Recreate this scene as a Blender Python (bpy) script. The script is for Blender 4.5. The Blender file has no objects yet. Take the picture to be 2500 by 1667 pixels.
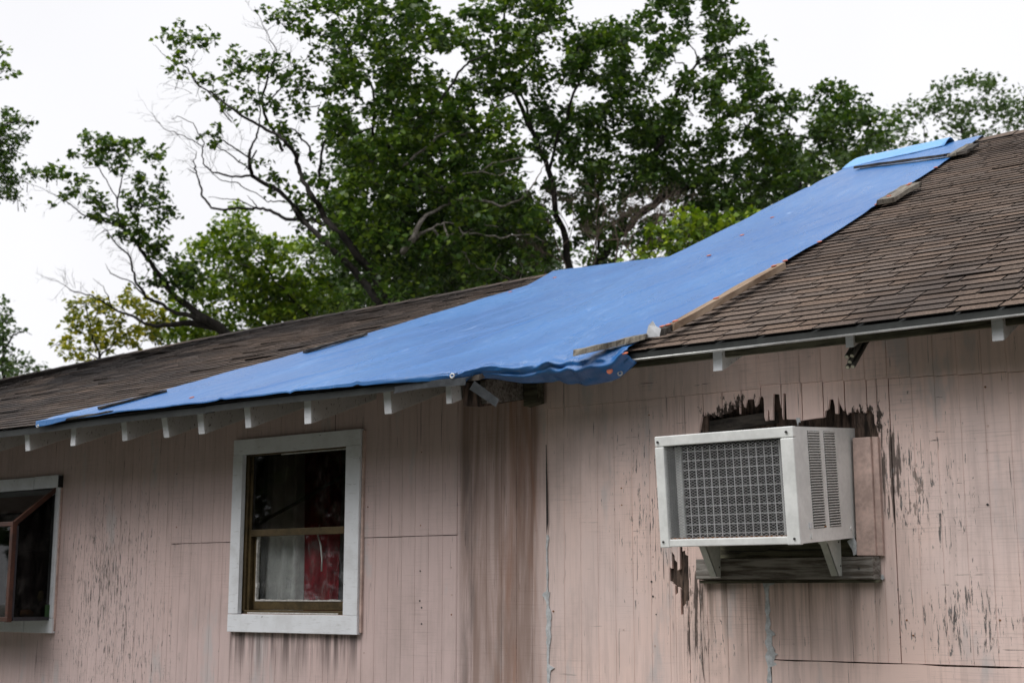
import bpy, math, random
import numpy as np
from mathutils import Vector, Matrix, noise as mnoise
random.seed(7); RNG = np.random.default_rng(11)
S = bpy.context.scene
COL = S.collection

# ------------------------------------------------------------------ camera, sky, sun, exposure
FPX, CX, CY = 3437.0, 1250.0, 833.5            # focal length and centre in photograph pixels (2500 wide)
PITCH, YAW = math.atan(611 / FPX), math.radians(37.5)
CAM = np.array([0.0, -4.7, 1.6])
_fh = np.array([-math.sin(YAW), math.cos(YAW), 0.0]); RT = np.array([math.cos(YAW), math.sin(YAW), 0.0])
FW = _fh * math.cos(PITCH) + np.array([0, 0, math.sin(PITCH)])
UP = -_fh * math.sin(PITCH) + np.array([0, 0, math.cos(PITCH)])
cam = bpy.data.cameras.new('camera'); camo = bpy.data.objects.new('camera', cam); COL.objects.link(camo)
cam.sensor_width = 36.0; cam.lens = 36.0 * FPX / 2500.0; cam.clip_end = 600.0; cam.clip_start = 0.05
camo.location = CAM
camo.rotation_euler = (math.pi / 2 + PITCH, 0, YAW)
cam.dof.use_dof = True; cam.dof.focus_distance = 5.6; cam.dof.aperture_fstop = 5.0
S.camera = camo

SUN_EL, SUN_AZ = math.radians(55), math.radians(200)      # azimuth clockwise from +Y
world = bpy.data.worlds.new('World'); S.world = world; world.use_nodes = True
wn = world.node_tree; wn.nodes.clear()
sky = wn.nodes.new('ShaderNodeTexSky'); sky.sky_type = 'NISHITA'; sky.sun_disc = False
sky.sun_elevation = SUN_EL; sky.sun_rotation = SUN_AZ; sky.air_density = 1.0; sky.dust_density = 6.0
hsv = wn.nodes.new('ShaderNodeHueSaturation'); hsv.inputs['Saturation'].default_value = 0.10
# overcast: the desaturated clear-sky light is spread almost evenly by a layer of pale cloud
tc = wn.nodes.new('ShaderNodeTexCoord')
cn = wn.nodes.new('ShaderNodeTexNoise'); cn.inputs['Scale'].default_value = 1.6; cn.inputs['Detail'].default_value = 5
cr = wn.nodes.new('ShaderNodeMapRange'); cr.inputs['From Min'].default_value = .3; cr.inputs['From Max'].default_value = .7
cr.inputs['To Min'].default_value = 10.2; cr.inputs['To Max'].default_value = 11.8
cc = wn.nodes.new('ShaderNodeVectorMath'); cc.operation = 'SCALE'; cc.inputs[0].default_value = (0.985, 0.985, 1.02)
mx = wn.nodes.new('ShaderNodeMix'); mx.data_type = 'RGBA'; mx.inputs[0].default_value = 0.86
bg = wn.nodes.new('ShaderNodeBackground'); bg.inputs['Strength'].default_value = 0.066
out = wn.nodes.new('ShaderNodeOutputWorld')
L = wn.links.new
L(sky.outputs[0], hsv.inputs['Color']); L(hsv.outputs[0], mx.inputs[6])
L(tc.outputs['Generated'], cn.inputs['Vector']); L(cn.outputs[0], cr.inputs['Value']); L(cr.outputs[0], cc.inputs['Scale'])
L(cc.outputs[0], mx.inputs[7]); L(mx.outputs[2], bg.inputs['Color']); L(bg.outputs[0], out.inputs['Surface'])
sl = bpy.data.lights.new('sun', 'SUN'); sl.energy = 1.5; sl.angle = math.radians(40); sl.color = (1, .97, .93)
slo = bpy.data.objects.new('sun', sl); COL.objects.link(slo)
_sd = Vector((math.sin(SUN_AZ) * math.cos(SUN_EL), math.cos(SUN_AZ) * math.cos(SUN_EL), math.sin(SUN_EL)))
slo.rotation_euler = _sd.to_track_quat('Z', 'Y').to_euler(); slo.location = (-3, -6, 8)
S.view_settings.view_transform = 'Standard'; S.view_settings.look = 'None'
S.view_settings.exposure = 0.60; S.view_settings.gamma = 1.0
S.render.engine = 'CYCLES'; S.render.resolution_x = 1024; S.render.resolution_y = 682

# ------------------------------------------------------------------ pixel -> direction helpers
def ray(x, y): return FW * FPX + RT * (x - CX) + UP * (CY - y)
def on_y(x, y, y0=0.0):
    r = ray(x, y); t = (y0 - CAM[1]) / r[1]; return CAM + r * t
def at_depth(x, y, d): return CAM + ray(x, y) * (d / FPX)

# ------------------------------------------------------------------ node helpers
class NB:
    def __init__(s, name):
        s.mat = bpy.data.materials.new(name); s.mat.use_nodes = True
        s.nt = s.mat.node_tree; s.nt.nodes.clear()
        s.outn = s.nt.nodes.new('ShaderNodeOutputMaterial')
        g = s.nt.nodes.new('ShaderNodeNewGeometry'); s.pos = g.outputs['Position']
        sp = s.nt.nodes.new('ShaderNodeSeparateXYZ'); s.nt.links.new(s.pos, sp.inputs[0])
        s.x, s.y, s.z = sp.outputs
    def put(s, inp, v):
        if isinstance(v, bpy.types.NodeSocket): s.nt.links.new(v, inp)
        elif isinstance(v, (tuple, list)):
            inp.default_value = tuple(v) + ((1.0,) if len(v) == 3 and len(inp.default_value) == 4 else ())
        else: inp.default_value = v
    def m(s, op, a, b=None, c=None, clamp=False):
        n = s.nt.nodes.new('ShaderNodeMath'); n.operation = op; n.use_clamp = clamp
        for i, v in enumerate((a, b, c)):
            if v is not None: s.put(n.inputs[i], v)
        return n.outputs[0]
    def mul(s, a, b): return s.m('MULTIPLY', a, b)
    def add(s, a, b): return s.m('ADD', a, b)
    def mix(s, f, a, b, blend='MIX'):
        n = s.nt.nodes.new('ShaderNodeMix'); n.data_type = 'RGBA'; n.blend_type = blend; n.clamp_factor = True
        s.put(n.inputs[0], f); s.put(n.inputs[6], a); s.put(n.inputs[7], b); return n.outputs[2]
    def vec(s, x, y, z):
        n = s.nt.nodes.new('ShaderNodeCombineXYZ')
        for i, v in enumerate((x, y, z)): s.put(n.inputs[i], v)
        return n.outputs[0]
    def sv(s, kx, ky, kz, off=0.0):      # scaled world position
        return s.vec(s.m('MULTIPLY_ADD', s.x, kx, off), s.m('MULTIPLY_ADD', s.y, ky, off * .7), s.m('MULTIPLY_ADD', s.z, kz, off * 1.3))
    def noise(s, v, scale=1.0, detail=3.0, rough=.55, dist=0.0):
        n = s.nt.nodes.new('ShaderNodeTexNoise')
        s.put(n.inputs['Vector'], v); s.put(n.inputs['Scale'], scale); s.put(n.inputs['Detail'], detail)
        s.put(n.inputs['Roughness'], rough); s.put(n.inputs['Distortion'], dist); return n.outputs[0]
    def mr(s, v, a, b, c=0.0, d=1.0, kind='SMOOTHSTEP'):
        n = s.nt.nodes.new('ShaderNodeMapRange'); n.interpolation_type = kind; n.clamp = True
        s.put(n.inputs[0], v); s.put(n.inputs[1], a); s.put(n.inputs[2], b); s.put(n.inputs[3], c); s.put(n.inputs[4], d); return n.outputs[0]
    def blob(s, x0, z0, rx, rz):         # 1 at the centre of an ellipse on the wall, 0 outside
        a = s.m('DIVIDE', s.m('SUBTRACT', s.x, x0), rx); b = s.m('DIVIDE', s.m('SUBTRACT', s.z, z0), rz)
        return s.mr(s.m('SQRT', s.add(s.mul(a, a), s.mul(b, b))), 0.0, 1.0, 1.0, 0.0)
    def band(s, v, a, b, soft): return s.mul(s.mr(v, a - soft, a + soft), s.mr(v, b - soft, b + soft, 1.0, 0.0))
    def attr(s, name):
        n = s.nt.nodes.new('ShaderNodeAttribute'); n.attribute_name = name; return n.outputs['Color']
    def bump(s, h, strength=.5, dist=.004, nrm=None):
        n = s.nt.nodes.new('ShaderNodeBump'); s.put(n.inputs['Height'], h)
        n.inputs['Strength'].default_value = strength; n.inputs['Distance'].default_value = dist
        if nrm is not None: s.put(n.inputs['Normal'], nrm)
        return n.outputs[0]
    def bsdf(s, col, rough=.6, metal=0.0, nrm=None, spec=.5, **kw):
        n = s.nt.nodes.new('ShaderNodeBsdfPrincipled')
        s.put(n.inputs['Base Color'], col); s.put(n.inputs['Roughness'], rough); s.put(n.inputs['Metallic'], metal)
        s.put(n.inputs['Specular IOR Level'], spec)
        if nrm is not None: s.put(n.inputs['Normal'], nrm)
        for k, v in kw.items(): s.put(n.inputs[k], v)
        return n.outputs[0]
    def out(s, sh): s.nt.links.new(sh, s.outn.inputs['Surface']); return s.mat

def simple(name, col, rough=.6, metal=0.0, var=.25, scale=6.0, bump=.0, stretch=(1, 1, 1), dark=None, spec=.5):
    b = NB(name)
    v = b.sv(scale * stretch[0], scale * stretch[1], scale * stretch[2], 3.1)
    n1 = b.noise(v, 1.0, 5.0, .6); n2 = b.noise(v, 7.0, 3.0, .6)
    f = b.mr(b.add(b.mul(n1, .7), b.mul(n2, .3)), .36, .66, 0, 1)
    d = dark if dark else tuple(c * (1 - var * 1.6) for c in col)
    c = b.mix(f, d, tuple(min(1, c * (1 + var * .35)) for c in col))
    nr = b.bump(b.add(n1, b.mul(n2, .6)), bump, .004) if bump else None
    return b.out(b.bsdf(c, rough, metal, nr, spec))

# ------------------------------------------------------------------ materials
def make_wall(name, bare=0.0):
    b = NB(name); x, z = b.x, b.z
    streak = b.noise(b.sv(11, 0, .55, 2.0), 1, 4, .6)
    fine = b.noise(b.sv(70, 0, 3.2, 5.0), 1, 4, .65)
    big = b.noise(b.sv(1.3, 0, 1.0, 1.0), 1, 4, .55)
    mid = b.noise(b.sv(6, 0, 3.0, 8.0), 1, 5, .6)
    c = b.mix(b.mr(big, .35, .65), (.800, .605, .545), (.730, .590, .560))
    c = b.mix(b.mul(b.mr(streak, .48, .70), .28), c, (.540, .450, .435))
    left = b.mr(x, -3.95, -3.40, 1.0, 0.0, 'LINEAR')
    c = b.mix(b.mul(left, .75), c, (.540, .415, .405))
    c = b.mix(b.mul(b.mr(mid, .52, .75), .16), c, (.34, .29, .28))
    c = b.mix(b.mul(b.mr(fine, .33, .55, 1, 0), .20), c, (.270, .205, .190))
    grime = b.noise(b.sv(2.6, 0, 1.7, 61.0), 1, 6, .66)
    c = b.mix(b.mul(b.mr(grime, .50, .72), .34), c, (.33, .265, .245))
    # lighter rubbed patches showing pale primer
    pale = b.noise(b.sv(5, 0, 1.6, 33.0), 1, 5, .62)
    c = b.mix(b.mul(b.mr(pale, .57, .68), .60), c, (.47, .45, .455))
    # fine saw marks running across the boards
    saw = b.noise(b.sv(5, 0, 210, 4.0), 1, 3, .7)
    sawm = b.noise(b.sv(3.5, 0, 2.5, 14.0), 1, 3, .5)
    c = b.mix(b.mul(b.mul(b.mr(saw, .52, .68), b.mr(sawm, .40, .62)), .30), c, (.30, .23, .22))
    # leak stain between the two seams below the broken eave
    sx = b.noise(b.sv(12, 0, .8, 9.0), 1, 8, .62, .8)
    st = b.mul(b.band(x, -3.885, -3.47, .02), b.mr(z, .9, 2.1, .92, 1.0))
    c = b.mix(b.mul(st, b.mr(sx, .34, .66, .25, .85)), c, (.215, .140, .112))
    stb = b.mul(b.band(x, -3.70, -3.455, .05), b.mr(b.noise(b.sv(9, 0, .7, 21.0), 1, 7, .6, .8), .38, .62))
    c = b.mix(b.mul(stb, .80), c, (.300, .150, .095))
    c = b.mix(b.mul(b.mul(b.band(x, -3.885, -3.80, .03), b.mr(b.noise(b.sv(14, 0, 2.2, 51.0), 1, 6, .6), .45, .7)), .5), c, (.10, .09, .09))
    # dirt runs under the window sill and under the ledge of the cooler, damp around it
    run = b.noise(b.sv(34, 0, 1.3, 12.0), 1, 4, .6)
    u1 = b.mul(b.band(x, -5.33, -4.47, .03), b.mr(z, 1.16, 1.42, 0, 1)); u1 = b.mul(u1, b.mr(z, 1.40, 1.43, 1, 0))
    c = b.mix(b.mul(u1, b.mr(run, .38, .62)), c, (.135, .105, .10))
    u2 = b.mul(b.band(x, -2.72, -1.99, .04), b.mr(z, 1.22, 1.66, 0, 1)); u2 = b.mul(u2, b.mr(z, 1.64, 1.67, 1, 0))
    c = b.mix(b.mul(u2, b.mr(run, .40, .70, .10, .85)), c, (.190, .145, .120))
    dampn = b.noise(b.sv(30, 0, 11, 40.0), 1, 6, .68)
    d1 = b.m('MAXIMUM', b.blob(-2.58, 2.27, .30, .16), b.blob(-2.02, 2.20, .26, .17))
    c = b.mix(b.mul(b.mr(b.add(dampn, b.mul(d1, .36)), .80, .84), b.mr(d1, .12, .4)), c, (.060, .045, .038))
    d2 = b.m('MAXIMUM', b.blob(-1.86, 1.98, .17, .34), b.blob(-2.76, 1.68, .12, .42))
    c = b.mix(b.mul(b.mr(b.add(dampn, b.mul(d2, .28)), .79, .83), .7), c, (.090, .070, .055))
    drp = b.noise(b.sv(85, 0, 5.0, 71.0), 1, 5, .6, .4)
    d3 = b.m('MAXIMUM', b.blob(-2.735, 1.52, .085, .36), b.blob(-1.94, 2.02, .07, .34))
    c = b.mix(b.mul(b.mr(b.add(drp, b.mul(d3, .30)), .70, .74), .9), c, (.060, .045, .038))
    # paint flaked off in upright slivers
    dens = b.noise(b.sv(2.2, 0, 1.3, 17.0), 1, 3, .5)
    reg = b.add(b.mul(b.blob(-6.25, 1.55, .95, 1.35), .125), b.mul(b.m('MAXIMUM', b.blob(-1.70, 1.50, .62, .30), b.blob(-1.82, 1.95, .36, .52)), .115))
    reg = b.add(reg, .018)
    reg = b.add(reg, b.mul(b.m('MAXIMUM', b.blob(-2.95, 1.90, .30, .80), b.blob(-2.70, 1.45, .20, .40)), .100))
    sl1 = b.noise(b.sv(105, 0, 13.0, 3.0), 1, 6, .66, .7)
    sl2 = b.noise(b.sv(230, 0, 42.0, 13.0), 1, 4, .65, .4)
    sl = b.add(b.mul(sl1, .72), b.mul(sl2, .28))
    thr = b.add(b.add(sl, b.mul(dens, .13)), reg)
    peel = b.mr(thr, .742, .757)
    c = b.mix(peel, c, b.mix(b.mr(sl2, .4, .65), (.085, .070, .064), (.27, .245, .24)))
    lip = b.m('SUBTRACT', b.mr(thr, .722, .742), peel)
    c = b.mix(b.mul(b.m('MAXIMUM', lip, 0.0), .35), c, (.62, .48, .42))
    # short cracks across the grain
    cr_ = b.noise(b.sv(7, 0, 95, 27.0), 1, 4, .6, .3)
    crk = b.mul(b.mr(cr_, .700, .712), b.mr(x, -3.6, -2.9))
    c = b.mix(b.mul(crk, .8), c, (.09, .07, .065))
    vc = b.noise(b.sv(130, 0, 2.6, 31.0), 1, 3, .55, .35)
    vcr = b.mul(b.mr(vc, .690, .705), .7)
    c = b.mix(vcr, c, (.12, .095, .09))
    h = b.add(b.mul(saw, .25), b.add(b.mul(fine, .35), b.mul(peel, -.9)))
    h = b.add(h, b.mul(b.m('MAXIMUM', vcr, crk), -.7))
    nr = b.bump(h, .55, .0030)
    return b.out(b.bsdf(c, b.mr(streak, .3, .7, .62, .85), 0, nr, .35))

def make_white_paint(name, col=(.74, .76, .80), wear=.70):
    b = NB(name)
    n = b.noise(b.sv(9, 9, 9, 1.0), 1, 5, .6)
    c = b.mix(b.mul(b.mr(n, .42, .70), .45), col, (.52, .52, .53))
    g = b.noise(b.sv(40, 120, 40, 5.0), 1, 5, .65, .4)
    ch = b.mr(g, wear, wear + .02)
    c = b.mix(ch, c, (.10, .085, .075))
    sp = b.noise(b.sv(16, 70, 150, 9.0), 1, 3, .6)
    c = b.mix(b.mul(b.mr(sp, .60, .72), .35), c, (.28, .26, .25))
    h = b.add(b.mul(ch, -1.0), b.mul(sp, .35))
    return b.out(b.bsdf(c, .62, 0, b.bump(h, .5, .002), .4))

def make_wood(name, pale, dark, along=(3, 60, 60), rough=.85, amount=.5):
    b = NB(name)
    g = b.noise(b.sv(*along, 2.0), 1, 6, .68, .6)
    n = b.noise(b.sv(8, 8, 8, 6.0), 1, 4, .6)
    f = b.mr(b.add(b.mul(g, .75), b.mul(n, .25)), .38, .62)
    c = b.mix(f, dark, pale)
    ck = b.mr(g, .30, .36, 1, 0)
    c = b.mix(b.mul(ck, .8), c, tuple(v * .3 for v in dark))
    return b.out(b.bsdf(c, rough, 0, b.bump(g, .9, .006), .3))

def make_shingle():
    b = NB('asphalt_shingle')
    t = b.attr('tint')
    gr = b.noise(b.sv(420, 420, 420), 1, 2, .7)
    g2 = b.noise(b.sv(110, 110, 110, 3.0), 1, 3, .7)
    pat = b.noise(b.sv(1.7, .9, .9, 4.0), 1, 4, .6)
    c = b.mix(b.mr(g2, .35, .65), (.085, .061, .050), (.180, .135, .106))
    c = b.mix(b.mr(gr, .60, .74), c, (.30, .24, .20))
    c = b.mix(b.mr(gr, .40, .28), c, (.025, .02, .018))
    c = b.mix(b.mul(b.mr(pat, .48, .66), .60), c, (.045, .036, .033))
    # black algae growing on the older left-hand slope
    alg = b.mul(b.mr(b.x, -3.8, -8.5), b.mr(b.noise(b.sv(1.2, 1.6, 1.6, 15.0), 1, 4, .6), .30, .58))
    c = b.mix(b.mul(alg, .85), c, (.020, .019, .021))
    c = b.mix(1.0, c, t, 'MULTIPLY')
    gn = b.nt.nodes.new('ShaderNodeNewGeometry'); sn = b.nt.nodes.new('ShaderNodeSeparateXYZ'); b.nt.links.new(gn.outputs['True Normal'], sn.inputs[0])
    c = b.mix(b.mr(sn.outputs[2], .55, .35), c, (.022, .019, .018))          # black asphalt on cut edges, also painting in the shadow gaps under the tabs
    return b.out(b.bsdf(c, .92, 0, b.bump(b.add(gr, g2), .7, .002), .25))

def make_tarp(name, base, faded):
    b = NB(name)
    n1 = b.noise(b.sv(1.6, .7, .7, 3.0), 1, 4, .6)
    sc = b.noise(b.sv(16, 3, 3, 1.0), 1, 6, .66, .8)
    c = b.mix(b.mr(n1, .35, .7), base, faded)
    # rubbed scuffs where the coating has gone pale
    c = b.mix(b.mul(b.mr(sc, .60, .74), .50), c, (.34, .48, .70))
    du = b.noise(b.sv(30, 8, 8, 12.0), 1, 5, .7)
    c = b.mix(b.mul(b.mr(du, .62, .75), .25), c, (.16, .20, .27))
    w1 = b.m('SINE', b.mul(b.x, 900)); w2 = b.m('SINE', b.mul(b.m('ADD', b.y, b.z), 800))
    cre = b.m('ABSOLUTE', b.m('SUBTRACT', b.noise(b.sv(5.0, 1.6, 1.6, 22.0), 1, 5, .6, 1.0), .5))
    h = b.add(b.mul(b.mul(w1, w2), .10), b.add(b.mul(cre, 1.6), b.mul(sc, .25)))
    c = b.mix(b.mul(b.mul(b.mr(cre, .009, .002), b.mr(n1, .48, .64)), .40), c, (.20, .36, .66))      # whitened fold lines
    return b.out(b.bsdf(c, b.mr(sc, .3, .7, .26, .42), 0, b.bump(h, .45, .010), .95))

def make_leaf():
    b = NB('leaf')
    c = b.attr('tint')
    p = b.bsdf(c, .42, 0, None, .45)
    t = b.nt.nodes.new('ShaderNodeBsdfTranslucent')
    c2 = b.mix(1.0, c, (1.25, 1.35, .55), 'MULTIPLY'); b.put(t.inputs['Color'], c2)
    ms = b.nt.nodes.new('ShaderNodeMixShader'); ms.inputs[0].default_value = .30
    b.nt.links.new(p, ms.inputs[1]); b.nt.links.new(t.outputs[0], ms.inputs[2])
    return b.out(ms.outputs[0])

def make_glass(name, tint=(.85, .88, .88), dirt=.06):
    b = NB(name)
    tr = b.nt.nodes.new('ShaderNodeBsdfTransparent'); tr.inputs[0].default_value = tint + (1,)
    gl = b.nt.nodes.new('ShaderNodeBsdfGlossy'); gl.inputs['Roughness'].default_value = .02
    fr = b.nt.nodes.new('ShaderNodeFresnel'); fr.inputs[0].default_value = 1.5
    m1 = b.nt.nodes.new('ShaderNodeMixShader'); gq = b.nt.nodes.new('ShaderNodeNewGeometry'); b.put(m1.inputs[0], b.mul(fr.outputs[0], b.m('SUBTRACT', 1.0, gq.outputs['Backfacing'])))
    b.nt.links.new(tr.outputs[0], m1.inputs[1]); b.nt.links.new(gl.outputs[0], m1.inputs[2])
    df = b.nt.nodes.new('ShaderNodeBsdfDiffuse'); df.inputs[0].default_value = (.35, .34, .32, 1)
    m2 = b.nt.nodes.new('ShaderNodeMixShader')
    dn = b.noise(b.sv(14, 14, 9, 3.0), 1, 5, .7); b.put(m2.inputs[0], b.mul(b.mr(dn, .45, .8), dirt * 3))
    b.nt.links.new(m1.outputs[0], m2.inputs[1]); b.nt.links.new(df.outputs[0], m2.inputs[2])
    return b.out(m2.outputs[0])

def make_film():
    b = NB('plastic_film')
    tr = b.nt.nodes.new('ShaderNodeBsdfTransparent'); tr.inputs[0].default_value = (.9, .9, .9, 1)
    w = b.noise(b.sv(22, 4, 7, 3.0), 1, 5, .6, 2.2)
    p = b.bsdf((.62, .63, .64), .22, 0, b.bump(w, 1.0, .02), .6)
    ms = b.nt.nodes.new('ShaderNodeMixShader'); b.put(ms.inputs[0], b.mr(w, .50, .78, .01, .16))
    b.nt.links.new(tr.outputs[0], ms.inputs[1]); b.nt.links.new(p, ms.inputs[2])
    return b.out(ms.outputs[0])

MT = {
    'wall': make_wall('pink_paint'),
    'trimpink': simple('pink_trim_paint', (.60, .44, .39), .7, 0, .22, 9, .25),
    'white': make_white_paint('white_paint'),
    'rafter': make_white_paint('rafter_paint', (.46, .455, .44), .610),
    'rot': make_wood('rotten_wood', (.150, .104, .082), (.014, .010, .008), (40, 60, 6)),
    'deck': make_wood('roof_boards', (.14, .12, .105), (.05, .042, .036), (2, 40, 40)),
    'greywood': make_wood('grey_weathered_wood', (.27, .255, .235), (.075, .062, .05), (5, 60, 75)),
    'olivewood': make_wood('mossy_wood', (.13, .125, .085), (.035, .03, .02), (5, 60, 60)),
    'battenwood': make_wood('new_lumber', (.33, .245, .175), (.20, .135, .09), (40, 4, 4)),
    'oldbatten': make_wood('old_batten', (.27, .245, .205), (.08, .068, .055), (60, 6, 6)),
    'darkbatten': make_wood('dark_batten', (.075, .064, .055), (.022, .019, .017), (9, 40, 40)),
    'shingle': make_shingle(),
    'tarp': make_tarp('blue_tarp', (.006, .120, .385), (.020, .165, .46)),
    'sheentarp': make_tarp('sheen_blue_tarp', (.13, .38, .78), (.17, .45, .85)),  # lighter copy of the tarp blue, sky sheen put into the colour
    'drip': simple('dark_flashing', (.030, .034, .033), .50, .0, .3, 8, .1),
    'galv': simple('galvanised_flashing', (.15, .16, .175), .40, .8, .25, 10, .15),
    'ac': simple('white_enamel', (.82, .83, .82), .38, 0, .10, 7, .06),
    'acshade': simple('olive_enamel', (.52, .54, .50), .45, 0, .15, 7, .06),
    'wire': simple('grey_wire', (.66, .67, .69), .5, .2, .1, 9),
    'mesh': simple('thin_wire_mesh', (.50, .50, .51), .5, .3, .1, 9),
    'coil': simple('dark_fins', (.050, .050, .052), .6, .4, .3, 30),
    'black': simple('black_void', (.012, .011, .011), .8, 0, .2, 9),
    'rust': simple('rusty_edge', (.28, .12, .04), .9, 0, .4, 40),
    'bronze': simple('bronze_aluminium', (.115, .080, .036), .42, .35, .3, 14, .1),
    'brown': simple('red_brown_paint', (.070, .024, .013), .40, 0, .35, 14, .12),
    'darkframe': simple('dark_gasket', (.03, .034, .045), .5, 0, .3, 14),
    'glass': make_glass('window_glass', (.93, .94, .94), .04),
    'darkglass': make_glass('dusty_dark_glass', (.42, .42, .42), .03),
    'shadeglass': make_glass('shade_tinted_upper_glass', (.46, .44, .42), .03),  # dark tint stands in for the eave's shade behind the upper pane
    'film': make_film(),
    'curtain': simple('white_curtain', (.80, .80, .78), .8, 0, .12, 12, .15),
    'blind': simple('grey_blind', (.42, .42, .43), .7, 0, .12, 9),
    'red': simple('red_cloth', (.34, .016, .030), .8, 0, .3, 20, .3),
    'rod': simple('brown_rod', (.09, .045, .028), .5, 0, .2, 12),
    'cord': simple('white_cord', (.75, .75, .72), .6, 0, .1, 12),
    'caulk': simple('white_caulk', (.58, .60, .62), .65, 0, .22, 40, .5),
    'cap': simple('orange_plastic_cap', (.60, .17, .09), .45, 0, .2, 30),
    'grommet': simple('grommet_metal', (.55, .55, .54), .35, .6, .15, 30),
    'screw': simple('dull_screw', (.10, .10, .10), .4, .8, .2, 40),
    'plastic': simple('clear_plastic_scrap', (.72, .74, .78), .3, 0, .12, 30),
    'leaf': make_leaf(),
    'bark': make_wood('bark', (.032, .027, .023), (.009, .008, .007), (22, 22, 6)),
    'palebark': make_wood('pale_bark', (.30, .275, .245), (.11, .095, .08), (22, 22, 22)),
    'twig': simple('red_brown_twig', (.125, .088, .070), .8, 0, .3, 9),
    'ground': simple('dry_lawn', (.105, .100, .085), .95, 0, .4, 3, .4, dark=(.055, .062, .040)),
    'room': simple('room_plaster', (.10, .09, .08), .9, 0, .2, 3),
    'pipe': simple('grey_pipe', (.10, .095, .085), .5, .3, .3, 20),
    'pipeend': simple('pipe_end', (.50, .48, .36), .6, 0, .2, 40),
    'yellowed': simple('yellowed_strip', (.50, .44, .22), .7, 0, .2, 30),
    'green': simple('green_paint', (.02, .07, .016), .7, 0, .3, 40),
    'ceramic': simple('white_ceramic', (.62, .60, .57), .3, 0, .25, 60),
    'orangeclay': simple('orange_clay', (.34, .16, .06), .6, 0, .3, 40),
}

# ------------------------------------------------------------------ mesh helpers
class MB:
    def __init__(s): s.v = []; s.f = []; s.t = []
    def hexa(s, p, tint=None):      # p: 8 points, 0-3 one side, 4-7 the opposite side
        o = len(s.v); s.v += [tuple(map(float, q)) for q in p]
        s.f += [(o, o+3, o+2, o+1), (o+4, o+5, o+6, o+7), (o, o+1, o+5, o+4), (o+1, o+2, o+6, o+5), (o+2, o+3, o+7, o+6), (o+3, o, o+4, o+7)]
        if tint is not None: s.t += [tint] * 8
        return s
    def box(s, x0, x1, y0, y1, z0, z1):
        return s.hexa([(x0, y0, z0), (x1, y0, z0), (x1, y1, z0), (x0, y1, z0), (x0, y0, z1), (x1, y0, z1), (x1, y1, z1), (x0, y1, z1)])
    def prism_y(s, poly, y0, y1):   # polygon in (x, z), extruded in y
        o = len(s.v); n = len(poly)
        s.v += [(a, y0, c) for a, c in poly] + [(a, y1, c) for a, c in poly]
        s.f.append(tuple(range(o, o + n))); s.f.append(tuple(range(o + 2 * n - 1, o + n - 1, -1)))
        for i in range(n):
            j = (i + 1) % n; s.f.append((o + i, o + n + i, o + n + j, o + j))
        return s
    def prism_z(s, poly, z0, z1):
        o = len(s.v); n = len(poly)
        s.v += [(a, c, z0) for a, c in poly] + [(a, c, z1) for a, c in poly]
        s.f.append(tuple(range(o + n - 1, o - 1, -1))); s.f.append(tuple(range(o + n, o + 2 * n)))
        for i in range(n):
            j = (i + 1) % n; s.f.append((o + i, o + j, o + n + j, o + n + i))
        return s
    def prism_x(s, poly, x0, x1):   # polygon in (y, z)
        o = len(s.v); n = len(poly)
        s.v += [(x0, a, c) for a, c in poly] + [(x1, a, c) for a, c in poly]
        s.f.append(tuple(range(o, o + n))); s.f.append(tuple(range(o + 2 * n - 1, o + n - 1, -1)))
        for i in range(n):
            j = (i + 1) % n; s.f.append((o + i, o + n + i, o + n + j, o + j))
        return s
    def tube(s, pts, rad, seg=6, cap=True):
        pts = [Vector(p) for p in pts]; n = len(pts)
        if not hasattr(rad, '__len__'): rad = [rad] * n
        o = len(s.v); up = Vector((0.31, 0.17, 0.93)).normalized(); a = None
        for i, p in enumerate(pts):
            d = (pts[min(i + 1, n - 1)] - pts[max(i - 1, 0)])
            d = d.normalized() if d.length > 1e-9 else Vector((0, 0, 1))
            if a is None: a = d.cross(up); a = a.normalized() if a.length > 1e-3 else d.orthogonal().normalized()
            else: a = (a - d * a.dot(d)).normalized()
            b = d.cross(a)
            for k in range(seg):
                t = 2 * math.pi * k / seg; q = p + (a * math.cos(t) + b * math.sin(t)) * rad[i]; s.v.append(tuple(q))
        for i in range(n - 1):
            for k in range(seg):
                k2 = (k + 1) % seg
                s.f.append((o + i*seg + k, o + i*seg + k2, o + (i+1)*seg + k2, o + (i+1)*seg + k))
        if cap:
            s.f.append(tuple(range(o + seg - 1, o - 1, -1))); s.f.append(tuple(range(o + (n-1)*seg, o + n*seg)))
        return s
    def mesh(s, name):
        me = bpy.data.meshes.new(name); me.from_pydata(s.v, [], s.f); me.update()
        if s.t and len(s.t) == len(s.v):
            a = me.color_attributes.new('tint', 'FLOAT_COLOR', 'POINT')
            a.data.foreach_set('color', np.array([tuple(q) + (1.0,) for q in s.t], dtype=np.float32).ravel())
        return me
    def build(s, name, mat, parent=None, smooth=False, bevel=0.0, local=False):
        return link(name, s.mesh(name), mat, parent, smooth, bevel, local)

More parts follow.
